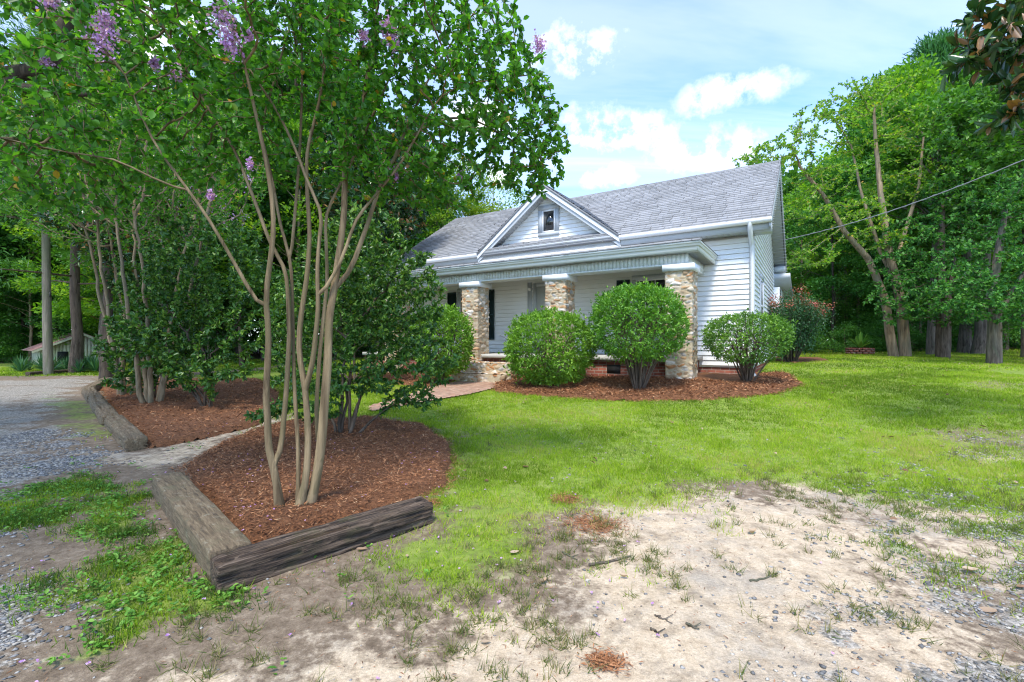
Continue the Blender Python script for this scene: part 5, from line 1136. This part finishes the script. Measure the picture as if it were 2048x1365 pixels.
# ================================================================ timbers
def timber(p0, p1, w_, h, mat, label, seed, rough=.006, cracks=.02, z0=None, z1=None, group=None, name='landscape_timber', sink=.03):
    """p0,p1: ends of the outer bottom edge; the body lies to the left of p0->p1 when w_>0"""
    rg = np.random.default_rng(seed); p0 = np.array(p0); p1 = np.array(p1); L_ = np.linalg.norm(p1 - p0); d_ = (p1 - p0) / L_; nrm = np.array([-d_[1], d_[0]])
    nl = int(L_ / .018); ring = []
    aw_ = abs(w_); k = 12
    for i in range(k): ring.append((i / k * aw_, 0))
    for i in range(k): ring.append((aw_, i / k * h))
    for i in range(k): ring.append((aw_ - i / k * aw_, h))
    for i in range(k): ring.append((0, h - i / k * h))
    ring = np.array(ring); m_ = len(ring); xs = np.linspace(0, L_, nl)
    X = np.repeat(xs, m_); Yr = np.tile(ring[:, 0], nl); Zr = np.tile(ring[:, 1], nl); cx_, cz_ = aw_ / 2, h / 2
    ry, rz_ = Yr - cx_, Zr - cz_; rr = np.maximum(np.abs(ry) / cx_, np.abs(rz_) / cz_); corner = np.minimum(np.abs(ry) / cx_, np.abs(rz_) / cz_)
    ang = np.arctan2(rz_, ry) * 7
    g_ = fbm(ang * 1.3 + seed * 7, X * 2.2, seed, 4); wob = (fbm(X * 1.5, X * 0, seed) - .5) * 6; lines = fbm(ang * 2.6 + 3 + wob, X * .9 + seed, seed + 5, 3) * .7 + .3 * vnoise(ang * 6 + wob * 2, X * 1.5, seed + 2)
    disp = (g_ - .5) * rough * 4 - np.clip(.42 - lines, 0, 1) * cracks * 9 - sm(corner, .8, 1) * rough * 2.0
    endn = np.minimum(X, L_ - X); disp -= sm(-endn, -.03, 0) * rough * 1.2
    lenv = np.sqrt(ry ** 2 + rz_ ** 2); Yr = Yr + ry / lenv * disp; Zr = Zr + rz_ / lenv * disp
    if w_ < 0: Yr = -Yr
    V = np.stack([X, Yr, Zr], 1); j = np.arange(m_); kx = (j + 1) % m_
    F = np.vstack([np.stack([i * m_ + j, i * m_ + kx, (i + 1) * m_ + kx, (i + 1) * m_ + j], 1) for i in range(nl - 1)])
    mb = MB().add(V, F)
    for e_, s_ in ((0, -1), (nl - 1, 1)):
        E = V[e_ * m_:(e_ + 1) * m_]; cc = E.mean(0); rings = [E] + [cc + (E - cc) * f_ + np.array([s_ * (.004 + rg.uniform(0, .004)), 0, 0]) for f_ in (.75, .45, .15)]
        mb.add(np.vstack(rings), np.vstack([np.stack([q * m_ + j, q * m_ + kx, (q + 1) * m_ + kx, (q + 1) * m_ + j], 1) for q in range(3)])); mb.add(rings[-1], [tuple(range(m_))])
    za = g1(*p0) - sink if z0 is None else z0; zb_ = g1(*p1) - sink if z1 is None else z1
    o = mb.build(name, MATS[mat], None, True); o.location = (*p0, za); o.rotation_euler = (0, -math.atan2(zb_ - za, L_), math.atan2(d_[1], d_[0]))
    return tag(o, label, 'timber', group)
A_ = np.array(G(437, 1192)); B_ = np.array(G(868, 1046)); C0 = np.array(G(303, 990)); dd_ = (B_ - A_) / np.linalg.norm(B_ - A_); nn_ = np.array([-dd_[1], dd_[0]])
timber(A_, B_, .20, .20, 'timber_dark', 'dark deeply cracked timber along the front of the near mulch bed', 3, .010, .050)
A2 = A_ + nn_ * .205 + dd_ * .0; timber(A2, C0, -.235, .205, 'timber_grey', 'flat grey lichened timber along the left side of the near mulch bed', 4, .003, .003)
q = [np.array(G(*p_)) for p_ in ((250, 905), (203, 853), (174, 807), (163, 788), (203, 766))]
for i, lab in enumerate(['weathered timber with split hollow end nearest the camera in the far row', 'cracked second timber of the far row by the drive', 'third short timber of the far row by the drive', 'farthest timber of the row turning back along the drive']):
    timber(q[i], q[i + 1] - (q[i + 1] - q[i]) / np.linalg.norm(q[i + 1] - q[i]) * .05 + rg.normal(0, .03, 2), -.24, .20, 'timber_grey', lab, 10 + i, .011, .022, group='timbers edging the second bed')
timber(G(60, 752), G(172, 744), .2, .16, 'timber_dark', 'low timber edging lying in front of the yuccas', 20, .006, .01)
m1 = MB().bb(-.06, .06, -.02, .1, .03, .13)

# ================================================================ loose ground cover
rg = np.random.default_rng(123)
def scat(n, x0, x1, y0, y1): return rg.uniform(x0, x1, n), rg.uniform(y0, y1, n)
def keep(x, y, dens):
    infr = np.abs(x) < y * 1.2 + .3
    k = (rg.uniform(0, 1, len(x)) < dens) & infr & ~in_house(x, y); return x[k], y[k]
def surf(x, y):
    return gh(x, y) + sm(-y, -14, -11) * ((fbm(x * 1.3, y * 1.3, 5) - .5) * .035 + (fbm(x * 6, y * 6, 8) - .5) * .022)
gm = MB(); tot = 0
for (x0, x1, y0, y1, n, h, w_) in [(-4.5, 7, 2.2, 6.5, 330000, .05, .006), (-6, 12, 6.5, 12, 330000, .05, .010), (-8, 24, 12, 20, 200000, .055, .020), (-10, 30, 20, 27, 60000, .07, .035), (-26, -9, 15, 30, 60000, .07, .035)]:
    x, y = scat(n, x0, x1, y0, y1); q_ = fbm(x * 1.6, y * 1.6, 61); q2 = fbm(x * 7, y * 7, 62); mkk = masks(x, y)
    den = mkk['grass'] * (.25 + 1.2 * sm(q2 * .6 + q_ * .4, .36, .62)); x, y = keep(x, y, den); ok = ~in_bed(x, y, .04) & ~(sdf(POLY['brick'], x, y) > .05); x, y = x[ok], y[ok]; n = len(x); tot += n
    hh_ = h * rg.uniform(.5, 1.25, n) * (.35 + 1.4 * fbm(x * 4.5, y * 4.5, 66)); a = rg.uniform(0, 6.283, n); el = rg.uniform(.5, 1.45, n)
    D = np.stack([np.cos(a) * np.cos(el), np.sin(a) * np.cos(el), np.sin(el)], 1); tone = np.clip(fbm(x * .8, y * .8, 71) * 1.5 - .5 + (fbm(x * 4, y * 4, 72) - .5) * .5 + rg.uniform(-.15, .5, n), 0, 1); tone = np.where(rg.uniform(0, 1, n) < .05, 1, tone)
    gm.leaves(np.stack([x, y, surf(x, y) - .004], 1), D, norm(rg.normal(0, 1, (n, 3)) + np.array([0, 0, .5])), hh_, w_, tone, 0, 'blade')
print('grass blades', tot); tag(gm.build('lawn_grass', MATS['grass']), 'short bright green lawn grass', 'grass', None, 'stuff')
# dry wiry tufts on the sandy margin
gm = MB(); x, y = scat(11000, -2.5, 8.5, 1.9, 6.8); s_ = sdf(POLY['lawn'], x, y); n_ = fbm(x * 1.5, y * 1.5, 81)
x, y = keep(x, y, np.exp(-((s_ + .35) / .55) ** 2) * sm(n_, .42, .6) * .6 + .03 * (s_ < 0) + .25 * masks(x, y)['gravel'] * (x > 0)); ok = ~in_bed(x, y, -.1) & ~((x < -.4) & (y < 4.2) & (y > 3)); x, y = x[ok], y[ok]
for i in range(len(x)):
    n = rg.integers(8, 26); a = rg.uniform(0, 6.283, n); el = rg.uniform(.3, 1.4, n); D = np.stack([np.cos(a) * np.cos(el), np.sin(a) * np.cos(el), np.sin(el)], 1)
    Q = np.stack([x[i] + rg.normal(0, .02, n), y[i] + rg.normal(0, .02, n), np.full(n, g1(x[i], y[i]))], 1); Q[:, 2] = surf(Q[:, 0], Q[:, 1]); gm.leaves(Q, D, norm(rg.normal(0, 1, (n, 3))), rg.uniform(.03, .10, n), .0045, rg.uniform(0, 1, n), 0, 'blade')
tag(gm.build('dry_grass_tufts', MATS['dry_grass']), 'dry wiry grass tufts on the sandy edge of the lawn', 'grass', None, 'stuff')
# tufts and broad leaved weeds in the left patch
gm = MB(); x, y = scat(9000, -5.5, 0, 1.6, 8.5); mkk = masks(x, y); x, y = keep(x, y, np.maximum(mkk['weeds'], .02 * (x < -.5))); ok = ~in_bed(x, y, -.15); x, y = x[ok], y[ok]; n = len(x)
k = 5; X = np.repeat(x, k) + rg.normal(0, .02, n * k); Y = np.repeat(y, k) + rg.normal(0, .02, n * k); a = rg.uniform(0, 6.283, n * k); el = rg.uniform(-.05, .7, n * k); D = np.stack([np.cos(a) * np.cos(el), np.sin(a) * np.cos(el), np.sin(el)], 1)
gm.leaves(np.stack([X, Y, surf(X, Y) + rg.uniform(.005, .03, n * k)], 1), D, norm(np.array([0, 0, 1]) + rg.normal(0, .25, (n * k, 3))), rg.uniform(.018, .045, n * k), .018, rg.uniform(0, 1, n * k), 0, 'oval')
tag(gm.build('broadleaf_weeds', MATS['weed_leaf']), 'low broad leaved weeds between the gravel and the timber', 'weeds', None, 'stuff')
gm = MB()
for i in range(420):
    x_, y_ = rg.uniform(-4.6, -.2), rg.uniform(1.7, 6.5)
    if masks(np.array([x_]), np.array([y_]))['weeds'][0] < .3 or in_bed(np.array([x_]), np.array([y_]), -.1)[0]: continue
    n = 90; a = rg.uniform(0, 6.283, n); el = rg.uniform(.4, 1.45, n); D = np.stack([np.cos(a) * np.cos(el), np.sin(a) * np.cos(el), np.sin(el)], 1); q_ = rg.normal(0, .06, (n, 2)); Q = np.stack([x_ + q_[:, 0], y_ + q_[:, 1], surf(x_ + q_[:, 0], y_ + q_[:, 1])], 1)
    gm.leaves(Q, D, norm(rg.normal(0, 1, (n, 3))), rg.uniform(.04, .09, n), .005, rg.uniform(0, .6, n), 0, 'blade')
if gm.F: tag(gm.build('grass_tufts', MATS['grass_shaded']), 'thick green grass tufts in the left patch', 'grass', None, 'stuff')
# gravel
OCT = norm(np.array([(1, 0, 0), (-1, 0, 0), (0, 1, 0), (0, -1, 0), (0, 0, 1), (0, 0, -1), (.7, .7, .5), (-.7, .6, .45)], float)); OF = np.array([(0, 6, 4), (6, 2, 4), (2, 7, 4), (7, 1, 4), (1, 3, 4), (3, 0, 4), (0, 2, 6), (0, 3, 5), (3, 1, 5), (1, 7, 5), (7, 2, 5), (2, 0, 5)])
def stones(x, y, z, s, rnd, mb, flat=.5):
    n = len(x); a = rg.uniform(0, 6.283, n); V = OCT[None] * (1 + rg.uniform(-.3, .3, (n, 8, 1))); V = V * np.stack([s, s * rg.uniform(.5, .95, n), s * flat * rg.uniform(.5, 1.1, n)], 1)[:, None]
    c, s_ = np.cos(a)[:, None], np.sin(a)[:, None]; V = np.stack([V[..., 0] * c - V[..., 1] * s_, V[..., 0] * s_ + V[..., 1] * c, V[..., 2]], -1) + np.stack([x, y, z], 1)[:, None]
    F = (np.arange(n)[:, None, None] * 8 + OF[None]).reshape(-1, 3); mb.add(V.reshape(-1, 3), F, 0, np.repeat(rnd, len(OF)))
for nm, lab, (x0, x1, y0, y1, n) in (('loose_gravel', 'grey driveway gravel at the left', (-7.5, -1.2, 1.4, 7.5, 60000)), ('loose_gravel', 'grey slate gravel mixed into the sand at the lower right', (.4, 7.5, 1.5, 6.5, 60000))):
    x, y = scat(n, x0, x1, y0, y1); mkk = masks(x, y); q_ = fbm(x * 2.5, y * 2.5, 91); x, y = keep(x, y, np.clip(mkk['gravel'] * sm(q_, .3, .55) * (1 if x0 < 0 else .8) + .015, 0, 1)); ok = ~in_bed(x, y, -.12); x, y = x[ok], y[ok]; n = len(x)
    mb = MB(); s_ = .006 + .011 * rg.uniform(0, 1, n) ** 2 + .0012 * y; stones(x, y, surf(x, y) + s_ * .12, s_, rg.uniform(0, 1, n), mb); tag(mb.build(nm, MATS['pebble']), lab, 'gravel', None, 'stuff'); print(nm, n)
x, y = scat(9000, -3, 6.5, 1.2, 6.5); mkk = masks(x, y); x, y = keep(x, y, np.clip(mkk['sand'] * .5 + .1, 0, 1)); ok = ~in_bed(x, y, -.1); x, y = x[ok], y[ok]; n = len(x)
mb = MB(); stones(x, y, surf(x, y), .003 + .008 * rg.uniform(0, 1, n) ** 3, rg.uniform(0, .9, n), mb); tag(mb.build('loose_pebbles', MATS['pebble']), 'scattered pebbles on the pale sand', 'gravel', None, 'stuff')
# mulch chips
for key, n, L0, w_, lab in (('bed1', 70000, .05, .007, 'shredded brown bark in the near bed'), ('bed2', 42000, .075, .012, 'shredded brown bark in the second bed'), ('bed3', 46000, .085, .015, 'shredded brown bark along the cottage front'), ('bed4', 8000, .085, .016, 'shredded brown bark left of the stone steps')):
    p = np.array(POLY[key]); x, y = scat(n, p[:, 0].min() - .2, p[:, 0].max() + .2, p[:, 1].min() - .2, p[:, 1].max() + .2); z, s_ = bedz[key](x, y); ok = (s_ > -.05 - .1 * rg.uniform(0, 1, n) ** 3) & ~in_house(x, y); x, y, z = x[ok], y[ok], z[ok]; z = np.maximum(z, surf(x, y)); n = len(x)
    a = rg.uniform(0, 6.283, n); el = rg.normal(.1, .28, n); D = np.stack([np.cos(a) * np.cos(el), np.sin(a) * np.cos(el), np.sin(el)], 1); mb = MB(); s_ = rg.uniform(.4, 1.3, n)
    mb.leaves(np.stack([x, y, z + rg.uniform(0, .012, n)], 1), D, norm(np.array([0, 0, 1]) + rg.normal(0, .4, (n, 3))), L0 * s_, w_ * rg.uniform(.5, 1.4, n), rg.uniform(0, 1, n) ** 1.3, 0, 'diamond', .3); tag(mb.build('mulch_chips', MATS['mulch_chip']), lab, 'mulch', None, 'stuff')
# petals
mb = MB(); x, y = scat(3000, -5, 2.5, 1.3, 7.5); dd = np.hypot(x + 1.8, y - 3.4); x, y = keep(x, y, np.exp(-(dd / 2.6) ** 2) * (.25 + .9 * sm(fbm(x * 2, y * 2, 95), .45, .65)) * .55); n = len(x)
z = surf(x, y) + .012; zb_, sb_ = bedz['bed1'](x, y); z = np.where(sb_ > 0, np.maximum(z, zb_ + .014), z); zb_, sb_ = bedz['bed2'](x, y); z = np.where(sb_ > 0, np.maximum(z, zb_ + .014), z)
k = 3; X, Y, Z = (np.repeat(v_, k) for v_ in (x, y, z)); a = rg.uniform(0, 6.283, n * k); D = np.stack([np.cos(a), np.sin(a), rg.uniform(0, .5, n * k)], 1)
mb.leaves(np.stack([X, Y, Z], 1), D, norm(np.array([0, 0, 1]) + rg.normal(0, .4, (n * k, 3))), rg.uniform(.009, .017, n * k), .013, rg.uniform(0, 1, n * k), 0, 'diamond', .5); tag(mb.build('fallen_petals', MATS['petal']), 'fallen purple crape myrtle petals strewn under the tree', 'petals', None, 'stuff'); print('petals', n)
# small debris on sand: shreds of bark and grass
mb = MB(); x, y = scat(60000, -6.8, 8.5, 1.2, 9); mkk = masks(x, y); x, y = keep(x, y, (1 - .9 * mkk['lawn']) * (.12 + .75 * sm(fbm(x * 1.8, y * 1.8, 97), .45, .65))); ok = ~in_bed(x, y, -.05); x, y = x[ok], y[ok]; n = len(x); a = rg.uniform(0, 6.283, n)
mb.leaves(np.stack([x, y, surf(x, y) + .003], 1), np.stack([np.cos(a), np.sin(a), rg.uniform(-.05, .25, n)], 1), norm(np.array([0, 0, 1]) + rg.normal(0, .2, (n, 3))), rg.uniform(.01, .04, n), rg.uniform(.002, .005, n), rg.uniform(0, 1, n) ** 1.5, 0, 'diamond'); tag(mb.build('bark_shreds', MATS['mulch_chip']), 'tiny bark shreds and straw scattered over the bare ground', 'litter', None, 'stuff')
mb = MB()
for (u, v, r_) in ((1190, 1050, .22), (1210, 1330, .07), (1130, 1000, .12), (860, 1010, .08)):
    cx_, cy_ = G(u, v); n = int(r_ * 6500); x = cx_ + rg.normal(0, r_ * .55, n); y = cy_ + rg.normal(0, r_ * .5, n); a = rg.uniform(0, 6.283, n)
    mb.leaves(np.stack([x, y, surf(x, y) + rg.uniform(.002, .014, n)], 1), np.stack([np.cos(a), np.sin(a), rg.uniform(-.1, .3, n)], 1), norm(np.array([0, 0, 1]) + rg.normal(0, .4, (n, 3))), rg.uniform(.015, .045, n), .006, rg.uniform(.2, .9, n), 0, 'diamond')
tag(mb.build('spilled_mulch', MATS['mulch_chip']), 'spilled reddish mulch on the edge of the lawn', 'mulch', None, 'stuff')
mb = MB(); x, y = scat(900, -3, 16, 3.5, 19); x, y = keep(x, y, .15 + .85 * sm(fbm(x * .7, y * .7, 131), .45, .6)); n = len(x); a = rg.uniform(0, 6.283, n)
mb.leaves(np.stack([x, y, surf(x, y) + .03], 1), np.stack([np.cos(a), np.sin(a), rg.uniform(-.2, .4, n)], 1), norm(np.array([0, 0, 1]) + rg.normal(0, .5, (n, 3))), rg.uniform(.03, .07, n), rg.uniform(.02, .04, n), rg.uniform(0, 1, n), 0, 'oval', .5); tag(mb.build('leaf_litter', MATS['dead_leaf']), 'small dry leaves strewn over the lawn', 'leaf litter', None, 'stuff')
# fallen leaves and twigs one can count
def dead_leaf(u, v, L_, rz, lab, dark=.6, curl=.5):
    x, y = G(u, v); L_ *= .72; curl *= 1.3; n = 9; t_ = np.linspace(0, 1, n); w_ = np.sin(t_ ** .8 * math.pi) ** .8 * L_ * .26 + .001; z_ = .012 + np.abs(t_ - .5) ** 2 * L_ * curl
    V = np.concatenate([np.stack([t_ * L_, -w_, z_ + w_ * curl], 1), np.stack([t_ * L_, 0 * w_, z_], 1), np.stack([t_ * L_, w_, z_ + w_ * curl], 1)]); j = np.arange(n - 1)
    F = np.vstack([np.stack([j, j + 1, n + j + 1, n + j], 1), np.stack([n + j, n + j + 1, 2 * n + j + 1, 2 * n + j], 1)])
    o = MB().add(V, F, 0, dark).build('fallen_leaf', MATS['dead_leaf'], None, True); o.location = (x, y, float(surf(np.array([x]), np.array([y]))[0])); o.rotation_euler = (rg.uniform(-.1, .1), rg.uniform(-.1, .1), rz); tag(o, lab, 'leaf', 'fallen leaves on the ground')
for a_ in [(1498, 1072, .12, .5, 'pinkish tan dry leaf on the sand at the right of the spilled mulch', .95, .8), (1045, 935, .10, .1, 'dark brown curled leaf on the near lawn', .0, .5), (1012, 922, .07, 2.5, 'small pale leaf left of the dark curled leaf', .9, .3), (1020, 1112, .09, .2, 'cream coloured leaf near the grass clump below the near lawn', 1., .4),
    (1082, 1175, .08, .9, 'tan folded leaf on the sand below the long twig', .8, .9), (1255, 1160, .07, 2.9, 'white curled leaf on the sand right of the long twig', 1., .8), (712, 1104, .10, .25, 'orange brown leaf in front of the dark timber', .62, .4), (815, 1115, .05, 1.9, 'small tan leaf in front of the dark timber end', .8, .4),
    (1925, 1145, .12, -.2, 'pale leaf on the slate gravel near the right edge', 1., .6), (1880, 895, .12, .4, 'tan leaf on the lawn near the right edge', .8, .5), (1995, 1225, .14, 2.9, 'long brown leaf lying on slate gravel at the right edge', .75, .2), (2035, 1180, .10, .1, 'reddish leaf cut by the right edge', .35, .4), (960, 1290, .07, .1, 'pale fragment on the sand at the bottom', .9, .2)]: dead_leaf(*a_)
def twig(uv, r_, lab, seed):
    rg_ = np.random.default_rng(seed); pts = []
    for p_ in uv: x, y = G(*p_); pts.append([x, y, float(surf(np.array([x]), np.array([y]))[0]) + r_ * 1.1])
    pts = np.array(pts); L_ = np.linspace(0, 1, 12); S = np.stack([np.interp(L_, np.linspace(0, 1, len(pts)), pts[:, i]) for i in range(3)], 1); S[1:-1, :2] += rg_.normal(0, .006, (10, 2)); mb = MB().tube(S, np.linspace(r_, r_ * .45, 12), 6)
    q_ = S[6]; mb.tube([q_, q_ + np.array([.05, .03, .004])], [r_ * .5, r_ * .3], 5); tag(mb.build('twig', MATS['bark_grey'], None, True), lab, 'twig', 'twigs lying on the bare ground')
for i, (uv, r_, lab) in enumerate([([(1178, 1134), (1215, 1126), (1262, 1113)], .010, 'long grey curved twig beside the spilled mulch'), ([(1500, 1165), (1530, 1160), (1556, 1150)], .007, 'dark twig on the sand near the gravel patch'), ([(1125, 1105), (1140, 1115), (1155, 1123)], .006, 'short twig above the left end of the long twig'),
    ([(1372, 1254), (1385, 1262), (1398, 1268)], .007, 'short stout twig on the sand at the lower middle'), ([(1310, 1238), (1330, 1247), (1345, 1254)], .005, 'thin twig left of the stout one'), ([(1302, 1264), (1312, 1272), (1318, 1275)], .006, 'brown stub of a twig below the thin one'), ([(1740, 985), (1790, 988), (1830, 986)], .008, 'twig in the thin grass at the right')]): twig(uv, r_, lab, i)
